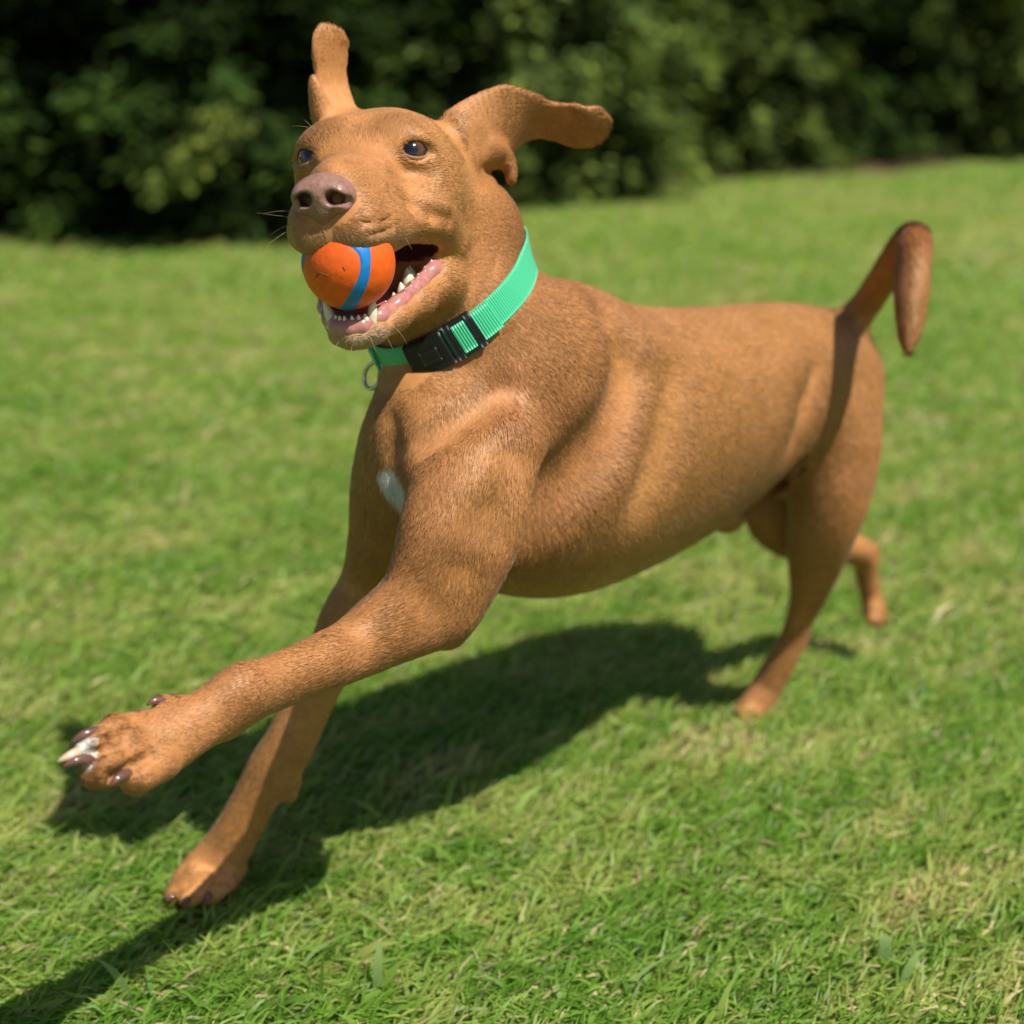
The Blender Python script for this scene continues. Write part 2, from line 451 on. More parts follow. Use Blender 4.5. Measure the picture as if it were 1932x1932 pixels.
# --- head
Hd = D.child(H(0, 0, -.03)-.26, H(0, 0, -.03)+.26)
hell(Hd, (-.056, .003, -.010), (.072, .057, .047))
hpair(Hd, (-.014, .027, .008), (.028, .023, .017), k=.022)
hell(Hd, (-.040, .043, -.034), (.056, .026, .036), k=.025)
hell(Hd, (-.042, -.036, -.034), (.054, .024, .034), k=.025)
hell(Hd, (-.056, .040, -.066), (.042, .024, .040), k=.025)
hell(Hd, (-.060, -.034, -.062), (.040, .021, .036), k=.025)
mz = [(-.02, 0, -.030, .047, .034), (.010, 0, -.034, .0425, .031), (.035, 0, -.038, .0370, .0285), (.055, 0, -.041, .0345, .0262), (.072, 0, -.043, .0315, .0240), (.080, 0, -.046, .0260, .0190)]
Hd.loft([H(*q[:3]) for q in mz], [q[3] for q in mz], [q[4] for q in mz], hl, k=.018, n=4)
hell(Hd, (.030, 0, -.017), (.055, .020, .014), k=.018)                          # bridge of the nose
for q_ in (.0220, -.0185): hell(Hd, (.062, q_, -.056), (.036, .0150, .0155), k=.012)
#                  # flews
for q_ in (.0125, -.0110): hell(Hd, (.084, q_, -.0605), (.0145, .0130, .0120), k=.010)
hell(Hd, (-.022, .043, -.052), (.045, .018, .034), k=.02)                       # full cheek
JN = [(-.045, .042, -.076, .024), (-.010, .0490, -.0945, .0155), (.022, .0400, -.1080, .0105), (.046, .0290, -.1175, .0080), (.063, .0165, -.1255, .0065), (.069, .004, -.1275, .0062)]
JF = [(-.045, .028, -.076, .022), (-.010, .0260, -.090, .0150), (.022, .0210, -.1045, .0115), (.046, .0140, -.1175, .0080), (.062, .0080, -.1255, .0065), (.069, -.002, -.1275, .0062)]
Hd.soften(10)
for s, J, q in ((1, JN, 1.0), (-1, JF, .62)):
    Hd.cone(H(.05, s*.0325, -.0545), H(.008, s*.0515*(.6+.4*q), -.0480), .0105, .0090, k=.018)
    Hd.cone(H(.008, s*.0515*(.6+.4*q), -.0480), H(-.018, s*.0570*q, -.068), .0090, .0095, k=.014)
    for a, b in zip(J[:-1], J[1:]):
        Hd.cone(H(a[0], s*a[1], a[2]), H(b[0], s*b[1], b[2]), a[3], b[3], k=.007)
hell(Hd, (.022, .003, -.117), (.043, .022, .0080), k=.012, rot=-.42)            # floor of the mouth
hell(Hd, (-.060, 0, -.088), (.050, .036, .036), k=.03)                          # throat
# open mouth
MO1 = ((.045, .002, -.0855), (.082, .0235, .0215), -.24)
MO2 = ((.008, .008, -.0705), (.034, .0450, .0135), -.30)
hell(Hd, MO1[0], MO1[1], k=.005, mode='-', rot=MO1[2])
hell(Hd, MO2[0], MO2[1], k=.005, mode='-', rot=MO2[2])
# soft hollows: under the eye, between the brows
hpair(Hd, (.022, .043, -.012), (.010, .008, .006), k=.016, mode='-')
D.absorb(Hd, .022)
# --- ears: thin leather
def ear(px, th, k=.012, tilt=0):
    pts = [P(*q[:3]) for q in px]; ups = []
    for i, q in enumerate(px):
        a, b = px[max(i-1, 0)], px[min(i+1, len(px)-1)]
        t = np.array([b[0]-a[0], -(b[1]-a[1])], float); t /= np.linalg.norm(t)+1e-9
        ups.append(nrm(c2w([-t[1], t[0], q[4] if len(q) > 4 else tilt])))
    E = D.child(np.min(pts, 0)-.08, np.max(pts, 0)+.08)
    E.loft(pts, [q[3]*q[2]/FPX for q in px], th, ups, k=.004, n=5, kin=.002)
    D.absorb(E, k)
ear([(868, 262, 1.125, 54, -.2), (905, 244, 1.135, 64, -.4), (945, 238, 1.150, 78, -.9), (985, 228, 1.165, 62, -1.45), (1020, 227, 1.175, 46, -1.65), (1055, 231, 1.18, 48, -1.65), (1088, 239, 1.18, 54, -1.6), (1114, 232, 1.175, 48, -1.3), (1136, 215, 1.17, 24, -.8)],
    [.009, .0064, .0050, .0044, .0042, .0040, .0038, .0034, .0028])
ear([(925, 285, 1.140, 22, -.4), (950, 295, 1.155, 18, -.5), (963, 318, 1.158, 11, -.3), (965, 342, 1.158, 8, 0)], [.006, .005, .0045, .004], k=.008)
D.cone(P(918, 262, 1.112), P(948, 285, 1.122), .011, .007, k=.010, mode='-')    # hollow of the ear
ear([(640, 240, 1.125, 41, -.3), (634, 208, 1.13, 43, -.7), (626, 172, 1.132, 42, -.9), (624, 138, 1.13, 36, -1.0), (623, 107, 1.125, 40, -1.0), (622, 78, 1.12, 40, -.9), (627, 54, 1.118, 26, -.6)],
    [.010, .0065, .0045, .0036, .0032, .0030, .0026])
ear([(606, 215, 1.118, 18, .3), (600, 190, 1.115, 16, .4), (594, 165, 1.113, 11, .4), (592, 148, 1.113, 6, .3)], [.006, .004, .0036, .003], k=.006)

def surf(u, v, z0=.80, z1=1.95):
    """where the line of sight through a measured pixel meets the skin"""
    Z = np.arange(z0, z1, .0015); q = np.array([P(u, v, z) for z in Z])
    f = D.at(q); i = np.argmax(f < 0)
    if not (f < 0).any(): return None
    t = f[i-1]/(f[i-1]-f[i]) if i > 0 else 0
    return q[i-1]+(q[i]-q[i-1])*t
_e = (surf(783, 286)-HO)@HR.T
_g = nrm([.800, .575, .13]); _c = _e-_g*.0088+np.array([0, 0, .0004])
EYE = [H(*_c), H(_c[0]-.0015, -_c[1]+.0012, _c[2])]
for q, s in zip(EYE, (1, -1)):
    g = nrm(.800*hf+s*.575*hl+.13*hu); e1 = nrm(np.cross(hu, g)); e1 = nrm(e1*np.sign(e1@hl)*s-.06*hu)
    D.ell(q, (.0118, .0118, .0118), k=.014)
    D.ell(q+g*.0136, (.0078, .0134, .0070), np.array([g, e1, np.cross(g, e1)]), k=.003, mode='-')
#                         # lids swell round the eyeballs
def groove(line, r, k, mode='-', off=0.0):
    pts = [surf(*p) for p in line]; pts = [p for p in pts if p is not None]
    for a, b in zip(pts[:-1], pts[1:]):
        vw = nrm((a+b)/2-np.array([0, 0, CAM_H]))
        D.cone(a+vw*off, b+vw*off, r, r, k=k, mode=mode)
def sstep(a, b, x): t = np.clip((x-a)/(b-a), 0, 1); return t*t*(3-2*t)
# ------------------------------------------------------------------ dog: skin object and its parts
for ln, r_, o_ in (([(746, 362), (782, 387), (824, 404), (852, 414)], .0034, -.0031), ([(681, 421), (740, 415)], .0012, -.0006), ([(698, 443), (743, 432)], .0012, -.0006)):
    groove(ln, r_, .008 if r_ > .002 else .003, off=o_)                                        # smile wrinkles on the cheek
groove([(1172, 600), (1212, 690), (1190, 790), (1125, 870), (1055, 940), (990, 1000)], .012, .040, off=-.0085)   # behind the shoulder blade
groove([(990, 870), (940, 985), (895, 1075)], .008, .028, off=-.0072)          # between the triceps heads
groove([(950, 735), (900, 765), (850, 795), (800, 830)], .006, .018, off=-.0045)   # shoulder and neck muscle
groove([(738, 790), (741, 840), (733, 893)], .0045, .012, off=-.0030)          # middle of the breast
groove([(214, 1464), (250, 1446), (286, 1426)], .0034, .004, off=.0004)      # between the toes
groove([(180, 1422), (208, 1412), (244, 1402)], .0028, .004, off=.0002)
groove([(202, 1394), (224, 1389), (248, 1384)], .0022, .004, off=.0)
for ln in ([(1406, 1347), (1424, 1326)], [(1417, 1352), (1436, 1330)], [(360, 1686), (392, 1650)], [(388, 1688), (416, 1652)], [(414, 1682), (436, 1652)]): groove(ln, .0026, .004, off=.0002)
groove([(1556, 1090), (1535, 1135), (1516, 1180)], .004, .010, off=-.0020)     # tendon above the hock
groove([(1500, 842), (1530, 765), (1548, 700)], .006, .022, off=-.0042)        # flank to thigh
for x in (1290,): groove([(x, 720), (x-8, 800), (x-30, 880), (x-62, 945)], .010, .034, off=-.0125)   # ribs, faint
tc_ = D.child(np.array([-.125, 1.0, .20]), np.array([.42, 1.70, .52])); tc_.F = D.F[tc_.sl].copy(); F0 = tc_.F.copy(); tc_.soften(7)
w_ = [sstep(a[0], a[0]+.05, a)*sstep(a[-1], a[-1]-.05, a) for a in tc_.ax]
w_ = (w_[0][:, None, None]*w_[1][None, :, None]*w_[2][None, None, :]).astype(np.float32)
D.F[tc_.sl] = F0*(1-w_)+tc_.F*w_
for z_ in (1.455, 1.485, 1.515, 1.54):                                          # deep shaded hollow between belly and thigh
    D.cone(P(1414, 944, z_), P(1446, 904, z_), .0165, .0165, k=.006, mode='-'); D.cone(P(1446, 904, z_), P(1494, 872, z_), .0165, .011, k=.006, mode='-')
DV, DQ = D.mesh()
HC = (DV-HO)@HR.T                                                              # vertices in the head frame
def inell(c, r, rot, grow):
    a = rot; x, y, z = (HC-np.asarray(c)).T
    xr, zr = math.cos(a)*x+math.sin(a)*z, -math.sin(a)*x+math.cos(a)*z
    return (xr/(r[0]+grow))**2+(y/(r[1]+grow))**2+(zr/(r[2]+grow))**2 < 1
mouth = (inell(*MO1, .0012) | inell(*MO2, .0012)) & (HC[:, 0] > -.06)
FUR = np.array([.468, .206, .069])
def noise3(p, s, seed=0):
    """cheap smooth value noise"""
    r = np.random.default_rng(seed); tab = r.random((32, 32, 32)).astype(np.float32)
    q = p*s; i = np.floor(q).astype(int); f = q-i; f = f*f*(3-2*f); out = 0
    for dx in (0, 1):
        for dy in (0, 1):
            for dz in (0, 1):
                w = (f[:, 0] if dx else 1-f[:, 0])*(f[:, 1] if dy else 1-f[:, 1])*(f[:, 2] if dz else 1-f[:, 2])
                out = out+w*tab[(i[:, 0]+dx) % 32, (i[:, 1]+dy) % 32, (i[:, 2]+dz) % 32]
    return out
chest_c = [surf(738, 904), surf(751, 918), surf(758, 940)]
toe_c = P(155, 1413, .911)
def coat_colour(p):
    n = noise3(p, 38, 1)-.5; n2 = noise3(p, 9, 2)-.5; n3 = noise3(p, 150, 3)-.5
    c = FUR[None]*(1+.17*n+.20*n2+.22*n3)[:, None]
    c[:, 1] *= 1+.10*n2; c[:, 2] *= 1+.25*n
    h = (p-HO)@HR.T
    # redder, darker back of neck and ear leather; greyer, paler lips and muzzle underside
    lip = sstep(-.050, -.062, h[:, 2])*sstep(.03, .07, h[:, 0])*(np.abs(h[:, 1]) < .06)*sstep(-.092, -.078, h[:, 2])
    c = c*(1-.45*lip[:, None])+np.array([.40, .27, .14])*.45*lip[:, None]
    chin = sstep(-.118, -.128, h[:, 2])*sstep(.035, .06, h[:, 0])*(np.linalg.norm(h-np.array([.06, 0, -.13]), axis=1) < .05)
    c = c*(1-.55*chin[:, None])+np.array([.50, .40, .27])*.55*chin[:, None]
    brow = np.maximum(*[sstep(.020, .006, np.linalg.norm((h-np.array([.004, s*.027, .019]))*np.array([1, .8, 1.2]), axis=1)) for s in (-1, 1)])
    c = c*(1-.30*brow[:, None])  # darker above the eyes: shading of the hair put into its colour
    nape = sstep(.13, .03, np.linalg.norm((p-P(965, 420, 1.19))*np.array([1.3, 1, .8]), axis=1))
    c = c*(1-.28*nape[:, None]*np.array([.8, 1, 1]))                            # redder, darker nape
    low_ = sstep(.34, .22, p[:, 2])*sstep(.22, .05, p[:, 0])
    c = c*(1+low_[:, None]*np.array([.26, .30, .28]))
    hd_ = sstep(.17, .10, np.linalg.norm(h-np.array([.02, 0, -.03]), axis=1)); c = c*(1+.14*hd_)[:, None]                           # lighter, more golden legs
    fl = noise3(p*np.array([.5, .5, 1.0])+3, 26, 9)-.5
    c = c*(1+.13*fl*sstep(.30, .40, p[:, 2]))[:, None]
    tl = sstep(.060, .012, np.linalg.norm(p-P(1716, 462, 1.425), axis=1)); c = c*(1-tl[:, None]*np.array([.18, .36, .45]))
    # white on the breast and on one toe
    dch = np.full(len(p), 9.0)
    for a, b, r in ((chest_c[0], chest_c[1], .0118), (chest_c[1], chest_c[2], .0118)):
        t = np.clip(((p-a)@(b-a))/((b-a)@(b-a)), 0, 1); dch = np.minimum(dch, np.linalg.norm(p-a-t[:, None]*(b-a), axis=1)/r)
    w = sstep(1.25, .75, dch+.5*n3)
    w = np.maximum(w, sstep(.0135, .0085, np.linalg.norm(p-toe_c, axis=1)+.006*n3))
    c = c*(1-w[:, None])+np.array([.84, .78, .68])*w[:, None]
    return np.clip(c, .01, .9)
skin_col = coat_colour(DV)*np.array([.97, .95, .94])
skin_col[mouth] = np.array([.16, .035, .035])
sk, nt, b = new_mat('dog_skin')
at_ = node(nt, 'ShaderNodeAttribute', attribute_name='tint'); nt.links.new(at_.outputs['Color'], b.inputs['Base Color'])
b.inputs['Roughness'].default_value = .65; b.inputs['Specular IOR Level'].default_value = .25
dog = mesh_np('dog', DV, DQ, sk)
tag(dog, 'reddish tan short haired dog bounding across the lawn with a ball in its open mouth', 'dog')
color_attr(dog.data, skin_col)
# fur stand-off mask is used below: parts of the skin that stay bare
# --- nose leather
NF = Field(*[np.arange(c-.042, c+.042, .0007) for c in H(.095, 0, -.035)])
hell(NF, (.093, 0, -.0300), (.0175, .0195, .0145), k=.004)
hpair(NF, (.0945, .0118, -.0325), (.0155, .0102, .0108), k=.005)
hell(NF, (.0965, 0, -.0400), (.0095, .0090, .0080), k=.006)
NF.cone(H(.0995, 0, -.043), H(.0935, 0, -.0560), .0040, .0018, k=.006)
for s in (-1, 1):
    NF.seg(H(.1140, s*.0088, -.0335), H(.0960, s*.0110, -.0330), (.0056, .0054), (.0042, .0036), hl, hl, .003, '-')
    NF.seg(H(.1110, s*.0115, -.0340), H(.1010, s*.0185, -.0350), (.0040, .0040), (.0026, .0026), hu, hu, .003, '-')
    NF.cone(H(.1040, s*.0175, -.0365), H(.0960, s*.0225, -.0385), .0022, .0016, k=.003, mode='-')
NF.cone(H(.1135, 0, -.032), H(.1095, 0, -.046), .0009, .0011, k=.0025, mode='-')
NF.cone(H(.1095, 0, -.046), H(.0990, 0, -.063), .0011, .0011, k=.0025, mode='-')
nv, nq = NF.mesh(2)
nh = (nv-HO)@HR.T
ncol = np.tile(np.array([.30, .155, .115]), (len(nv), 1))*(1+.35*(noise3(nv, 420, 5)-.5)+.25*(noise3(nv, 90, 6)-.5))[:, None]
hole = np.minimum(*[np.sqrt(((nh[:, 0]-.1030)/.011)**2+((nh[:, 1]-s*.0110)/.0066)**2+((nh[:, 2]+.0335)/.0050)**2) for s in (-1, 1)])
ncol *= (0.28+.72*sstep(.75, 1.15, hole))[:, None]
nm, nt, b = new_mat('nose_leather')
at_ = node(nt, 'ShaderNodeAttribute', attribute_name='tint'); nt.links.new(at_.outputs['Color'], b.inputs['Base Color'])
b.inputs['Roughness'].default_value = .38; b.inputs['Specular IOR Level'].default_value = .45
tc = node(nt, 'ShaderNodeTexCoord'); vo = node(nt, 'ShaderNodeTexVoronoi'); vo.inputs['Scale'].default_value = 700
bp = node(nt, 'ShaderNodeBump'); bp.inputs['Strength'].default_value = .35; bp.inputs['Distance'].default_value = .0006
nt.links.new(tc.outputs['Object'], vo.inputs['Vector']); nt.links.new(vo.outputs['Distance'], bp.inputs['Height']); nt.links.new(bp.outputs[0], b.inputs['Normal'])
nv = nv-hl*.0030
nose = mesh_np('nose', nv, nq, nm, dog); color_attr(nose.data, ncol)

# --- eyes and eyelids
em, nt, b = new_mat('eye')
tc = node(nt, 'ShaderNodeTexCoord'); sx = node(nt, 'ShaderNodeSeparateXYZ'); nt.links.new(tc.outputs['Object'], sx.inputs[0])
rp_ = node(nt, 'ShaderNodeValToRGB'); mr = node(nt, 'ShaderNodeMapRange')
mr.inputs[1].default_value, mr.inputs[2].default_value = .0060, .0128
nt.links.new(sx.outputs['Z'], mr.inputs[0]); nt.links.new(mr.outputs[0], rp_.inputs[0])
cr = rp_.color_ramp
cr.elements[0].position = 0; cr.elements[0].color = (.05, .026, .014, 1)
cr.elements[1].position = .15; cr.elements[1].color = (.03, .013, .006, 1)
for p_, c_ in ((.28, (.035, .014, .005, 1)), (.50, (.105, .042, .010, 1)), (.80, (.06, .023, .006, 1)), (.86, (.004, .003, .003, 1))):
    e = cr.elements.new(p_); e.color = c_
nt.links.new(rp_.outputs[0], b.inputs['Base Color'])
b.inputs['Roughness'].default_value = .12; b.inputs['Coat Weight'].default_value = 1; b.inputs['Coat Roughness'].default_value = .02
gaze = nrm(.93*hf+.16*hl+.20*hu)
from mathutils import Matrix
def uvsphere(r, nu=40, nv_=24):
    th = np.linspace(0, np.pi, nv_+1); ph = np.linspace(0, 2*np.pi, nu, endpoint=False)
    V = np.stack([np.sin(th)[:, None]*np.cos(ph), np.sin(th)[:, None]*np.sin(ph), np.repeat(np.cos(th)[:, None], nu, 1)], -1).reshape(-1, 3)*r
    i = np.arange(nv_)[:, None]*nu; j = np.arange(nu)[None]; j2 = (j+1) % nu
    return V, np.stack([i+j, i+nu+j, i+nu+j2, i+j2], -1).reshape(-1, 4)
ER = .0128
for c, s in zip(EYE, (1, -1)):
    V, Q = uvsphere(ER)
    o = mesh_np('eye', V, Q, em)
    gz = nrm(gaze+(0.10*s)*hl)
    o.rotation_euler = Vector(gz).to_track_quat('Z', 'Y').to_euler(); o.location = c
    bpy.context.view_layer.update(); o.parent = dog
    g = nrm(.800*hf+s*.575*hl+.13*hu)
    e1 = nrm(np.cross(hu, g)); e1 = e1*np.sign(e1@hl)*s                         # outwards from the nose
    e1 = nrm(e1-.06*hu); e2 = np.cross(g, e1); e2 = e2*np.sign(e2@hu)
    t = np.linspace(0, 2*np.pi, 48, endpoint=False)
    ca, sa = np.cos(t), np.sin(t)
    a0 = .0130*np.sign(ca)*np.abs(ca)**.9
    b0 = np.where(sa > 0, .0074, .0046)*np.sign(sa)*np.abs(sa)**1.5-.0012*(ca < 0)*ca**2*0
    rings = []
    for sc_, add, rr in ((.97, 0, .0122), (1.0, 0, .0131), (1.02, .0004, .0135), (1.0, .0012, .0137), (1.0, .0026, .0135), (1.0, .0044, .0128), (1.0, .0068, .0112), (1.0, .0096, .0088)):
        a_, b_ = a0*sc_+ca*add, b0*sc_+sa*add
        d = g[None]*ER+a_[:, None]*e1+b_[:, None]*e2
        d /= np.linalg.norm(d, axis=1)[:, None]
        rings.append(c+d*rr)
    V = np.concatenate(rings); n = len(rings); ns = len(t)
    i = np.arange(n-1)[:, None]*ns; j = np.arange(ns)[None]; j2 = (j+1) % ns
    Q = np.stack([i+j, i+j2, i+ns+j2, i+ns+j], -1).reshape(-1, 4)
    lid = mesh_np('eyelid', V, Q, sk, dog)
    cc = coat_colour(V)*.85
    low = np.tile(sa < 0, n)
    ridx = np.repeat(np.arange(n), ns)
    cc[ridx <= 2] = np.array([.035, .016, .010]); cc[(ridx == 3) & ~low] = np.array([.05, .024, .012]); cc[(ridx == 4) & ~low] = np.array([.16, .075, .03]); cc[(ridx >= 2) & (ridx <= 3) & low] = np.array([.40, .20, .14])
    color_attr(lid.data, cc)

# --- mouth: gums with lower lip, tongue, teeth
wet = lambda n, c, r=.22: plain(n, c, r, .5, noise=.25, scale=240, bump=.25, sss=.25, coat=.4)
gum_m, tongue_m = wet('gum', (.47, .19, .165)), wet('tongue', (.42, .13, .13))
gc = H(.035, 0, -.10)
GF = Field(*[np.arange(c-.085, c+.085, .0011) for c in gc])
for s, q in ((1, 1.0), (-1, .55)):
    G = [(.004, .0520, -.0565, .0036), (-.010, .0545, -.0650, .0046), (-.012, .0535, -.0755, .0054), (.004, .0480, -.0865, .0060), (.024, .0390, -.0985, .0060), (.042, .0300, -.1080, .0060), (.058, .0195, -.1155, .0064), (.068, .0090, -.1210, .0066), (.0705, .002*s, -.1220, .0066)]
    for a, b in zip(G[:-1], G[1:]):
        qa, qb = [(q if g[0] < .03 else (1+q)/2) for g in (a, b)]
        GF.cone(H(a[0], s*a[1]*qa, a[2]), H(b[0], s*b[1]*qb, b[2]), a[3], b[3], k=.004)
    for i in range(19):                                                        # papillae along the inner lip
        t = i/18; f_ = -.008+.050*t
        GF.ell(H(f_, s*(.0530-.0190*t)*q, -.0750-.0280*t+.0013*((i*7) % 3)), (.0015, .0016, .0028), k=.0015)
v_, q_ = GF.mesh(1)
gum = mesh_np('gum', v_, q_, gum_m, dog)
TF = Field(*[np.arange(c-.08, c+.08, .0014) for c in gc])
for a, b, r in (((-.035, 0, -.082), (.0, 0, -.100), .018), ((.0, 0, -.100), (.035, 0, -.112), .017), ((.035, 0, -.112), (.056, 0, -.117), .0125)):
    TF.seg(H(*a), H(*b), (r, .0045), (r*.95, .0045), hl, hl, .004)
v_, q_ = TF.mesh(1)
tongue = mesh_np('tongue', v_, q_, tongue_m, dog)
tooth_m = plain('tooth', (.74, .66, .47), .18, .5, noise=.10, scale=300, sss=.2, coat=.3)
def tooth(base, tip, r0, bend=(0, 0, 0), flat=None, ns=10):
    base, tip, bend = H(*base), H(*tip), c2w(np.array(bend))
    t = np.linspace(0, 1, 7)[:, None]
    p = base*(1-t)+tip*t+bend*(4*t*(1-t))
    rad = r0*np.array([1, 1.02, .95, .82, .62, .38, .10])
    V, Q = tube_np(p, rad, ns)
    mesh_np('tooth', V, Q, tooth_m, dog)
for s in (1, -1):
    q = 1 if s > 0 else .72
    tooth((.0640, s*.0160*q, -.1220), (.0670, s*(.0190 if s > 0 else .0245)*q, -.0985), .0042)
    for f_, l_, hgt, r in ((.0695, .0030, .0055, .0019), (.0685, .0075, .0058, .0020), (.0665, .0118, .0062, .0022)):
        tooth((f_+.003, s*l_*(1 if s > 0 else .8)+.0015, -.1180), (f_+.005, s*l_*(1 if s > 0 else .8)+.0015, -.1180+hgt*.95), r*(1+.25*((hgt*1e4) % 3-1)*.5))
    for f_, l_, hgt, r in ((.046, .0235, .0075, .0030), (.036, .0270, .0085, .0036), (.025, .0300, .0105, .0044), (.012, .0320, .0150, .0055), (.003, .0320, .0125, .0050)):
        u_ = -.1140+(.05-f_)*.42
        tooth((f_, s*l_*q, u_), (f_+.001, s*(l_-.001)*q, u_+hgt), r)

# --- claws
claw_m = plain('claw_horn', (.150, .068, .050), .25, .5, noise=.3, scale=180, coat=.5)
pale_m = plain('pale_claw', (.62, .46, .30), .25, .5, noise=.15, scale=180, coat=.4)
def claw(a, mid, b, r, m=claw_m):
    a, mid, b = P(*a), P(*mid), P(*b)
    t = np.linspace(0, 1, 9)[:, None]
    p = a*(1-t)**2+2*mid*t*(1-t)+b*t*t
    rad = r*np.array([.8, 1, 1, .96, .88, .76, .60, .40, .12])
    V, Q = tube_np(p, rad, 12)
    mesh_np('claw', V, Q, m, dog)
claw((196, 1381, .928), (158, 1376, .914), (134, 1405, .915), .0034)
claw((162, 1417, .918), (138, 1420, .904), (107, 1438, .902), .0036, pale_m)
claw((176, 1436, .917), (146, 1426, .902), (117, 1449, .902), .0037)
claw((246, 1458, .930), (224, 1462, .916), (205, 1485, .914), .0036)
claw((310, 1325, .966), (292, 1316, .960), (276, 1331, .957), .0033)
for a, b_ in (((330, 1688, 1.293), (313, 1703, 1.288)), ((358, 1695, 1.278), (342, 1709, 1.274)), ((398, 1688, 1.285), (384, 1704, 1.28)), ((432, 1668, 1.308), (422, 1690, 1.30)),
              ((1415, 1348, 1.655), (1402, 1360, 1.65)), ((1426, 1350, 1.655), (1416, 1363, 1.65))):
    m_ = ((a[0]+b_[0])/2-4, (a[1]+b_[1])/2-3, (a[2]+b_[2])/2-.003)
    claw(a, m_, b_, .0030)

# ------------------------------------------------------------------ ball held in the jaws
BC, BR = P(658, 496, 1.027), .0325
vx = c2w([1, 0, 0]); vd = nrm(np.array([0, 0, CAM_H])-BC)
vx = nrm(vx-vd*(vx@vd)); vy = np.cross(vd, vx)
ball_m = plain('orange_rubber', (.80, .115, .008), .42, .45, noise=.14, scale=160, bump=.5)
V, Q = uvsphere(BR, 96, 56)
ball = mesh_np('ball', V+BC, Q, ball_m)
tag(ball, 'orange rubber ball with a curving blue stripe gripped in the dog\'s mouth', 'ball')
loop = [(.03, .60, .80), (.175, .43, .886), (.30, .28, .90), (.344, .14, .93), (.35, -.02, .93), (.344, -.15, .926), (.288, -.38, .88), (.165, -.64, .75), (-.016, -.93, .36), (-.20, -.92, -.33), (-.50, -.62, -.60), (-.80, -.35, -.48), (-.965, -.15, -.20), (-.982, .03, .18), (-.90, .25, .36), (-.746, .44, .50), (-.45, .62, .64), (-.20, .66, .72)]
L_ = np.array(loop+loop[:3]); L_ /= np.linalg.norm(L_, axis=1)[:, None]
S_ = catmull(L_, 8)[8:-9]; S_ /= np.linalg.norm(S_, axis=1)[:, None]
T_ = np.roll(S_, -1, 0)-np.roll(S_, 1, 0); T_ /= np.linalg.norm(T_, axis=1)[:, None]
W_ = np.cross(S_, T_)
hw = .135*(1+.22*np.cos(np.linspace(0, 4*np.pi, len(S_), endpoint=False)+.6))
rows = []
for o_, rr in ((-1.12, .992), (-1.0, 1.010), (-.6, 1.013), (0, 1.014), (.6, 1.013), (1.0, 1.010), (1.12, .992)):
    d = S_+W_*(hw*o_)[:, None]; d /= np.linalg.norm(d, axis=1)[:, None]
    rows.append(BC+BR*rr*(d[:, :1]*vx+d[:, 1:2]*vy+d[:, 2:]*vd))
n = len(S_); V = np.concatenate(rows); i = np.arange(6)[:, None]*n; j = np.arange(n)[None]; j2 = (j+1) % n
band = mesh_np('stripe', V, np.stack([i+j, i+j2, i+n+j2, i+n+j], -1).reshape(-1, 4), plain('blue_rubber', (.004, .19, .54), .38, .5, noise=.12, scale=200, bump=.2), ball)
def on_ball(x, y): 
    z = math.sqrt(max(1-x*x-y*y, 0)); return BC+BR*1.004*(x*vx+y*vy+z*vd)
scr_m = plain('scratch', (.16, .06, .02), .7)
for a, b_, w in (((-.62, -.20), (-.68, -.30), .0005), ((-.66, -.18), (-.50, -.24), .0004), ((-.50, -.24), (-.42, -.27), .0005), ((-.12, -.08), (-.08, -.15), .0003)):
    t = np.linspace(0, 1, 5)
    pts_ = np.array([on_ball(a[0]+(b_[0]-a[0])*q, a[1]+(b_[1]-a[1])*q) for q in t])
    V, Q = tube_np(pts_, w, 6); mesh_np('scuff', V, Q, scr_m, ball)

# ------------------------------------------------------------------ collar
nc = P(839, 574, 1.17); n1 = nrm(P(1000, 484, 1.17)-P(700, 684, 1.17)); n2 = nrm(c2w([.026, -.028, -.065])); n2 = nrm(n2-n1*(n1@n2))
cax = np.cross(n1, n2); 
if cax@hf > 0: cax = -cax                                                      # from the head towards the body
phi = np.linspace(0, 2*np.pi, 181)[:-1]
dirs = np.cos(phi)[:, None]*n1+np.sin(phi)[:, None]*n2
rr = np.arange(.02, .125, .001)
def ring_radius(shift):
    f = D.at((nc+cax*shift+dirs[:, None]*rr[None, :, None]).reshape(-1, 3)).reshape(len(phi), -1)
    idx = np.argmax(f > 0, 1); r = rr[idx]
    for _ in range(10): r = .5*r+.25*(np.roll(r, 1)+np.roll(r, -1))
    return r
CW = .0117
R0, RM, R1 = ring_radius(-CW), ring_radius(0), ring_radius(CW)
R0 = np.maximum(R0, .5*R0+.5*RM); R1 = np.minimum(R1, RM+.0015)
def cpt(ph, w, off):
    """point on the collar: angle, -1..1 across the webbing, height above the coat"""
    ph = np.asarray(ph, float); x = (ph % (2*np.pi))/(2*np.pi)*len(phi)
    i = np.floor(x).astype(int) % len(phi); f = x-np.floor(x); j = (i+1) % len(phi)
    r0 = R0[i]*(1-f)+R0[j]*f; r1 = R1[i]*(1-f)+R1[j]*f; r = r0*(1-w)/2+r1*(1+w)/2
    d = np.cos(ph)[..., None]*n1+np.sin(ph)[..., None]*n2
    return nc+cax*(CW*w)+d*(np.asarray(r)+off)[..., None]
def proj(p):
    p = np.atleast_2d(p)-np.array([0, 0, CAM_H]); yc = p[:, 2]*cp+p[:, 1]*sp; zc = p[:, 1]*cp-p[:, 2]*sp
    return np.stack([966+FPX*p[:, 0]/zc, 966-FPX*yc/zc, zc], 1)
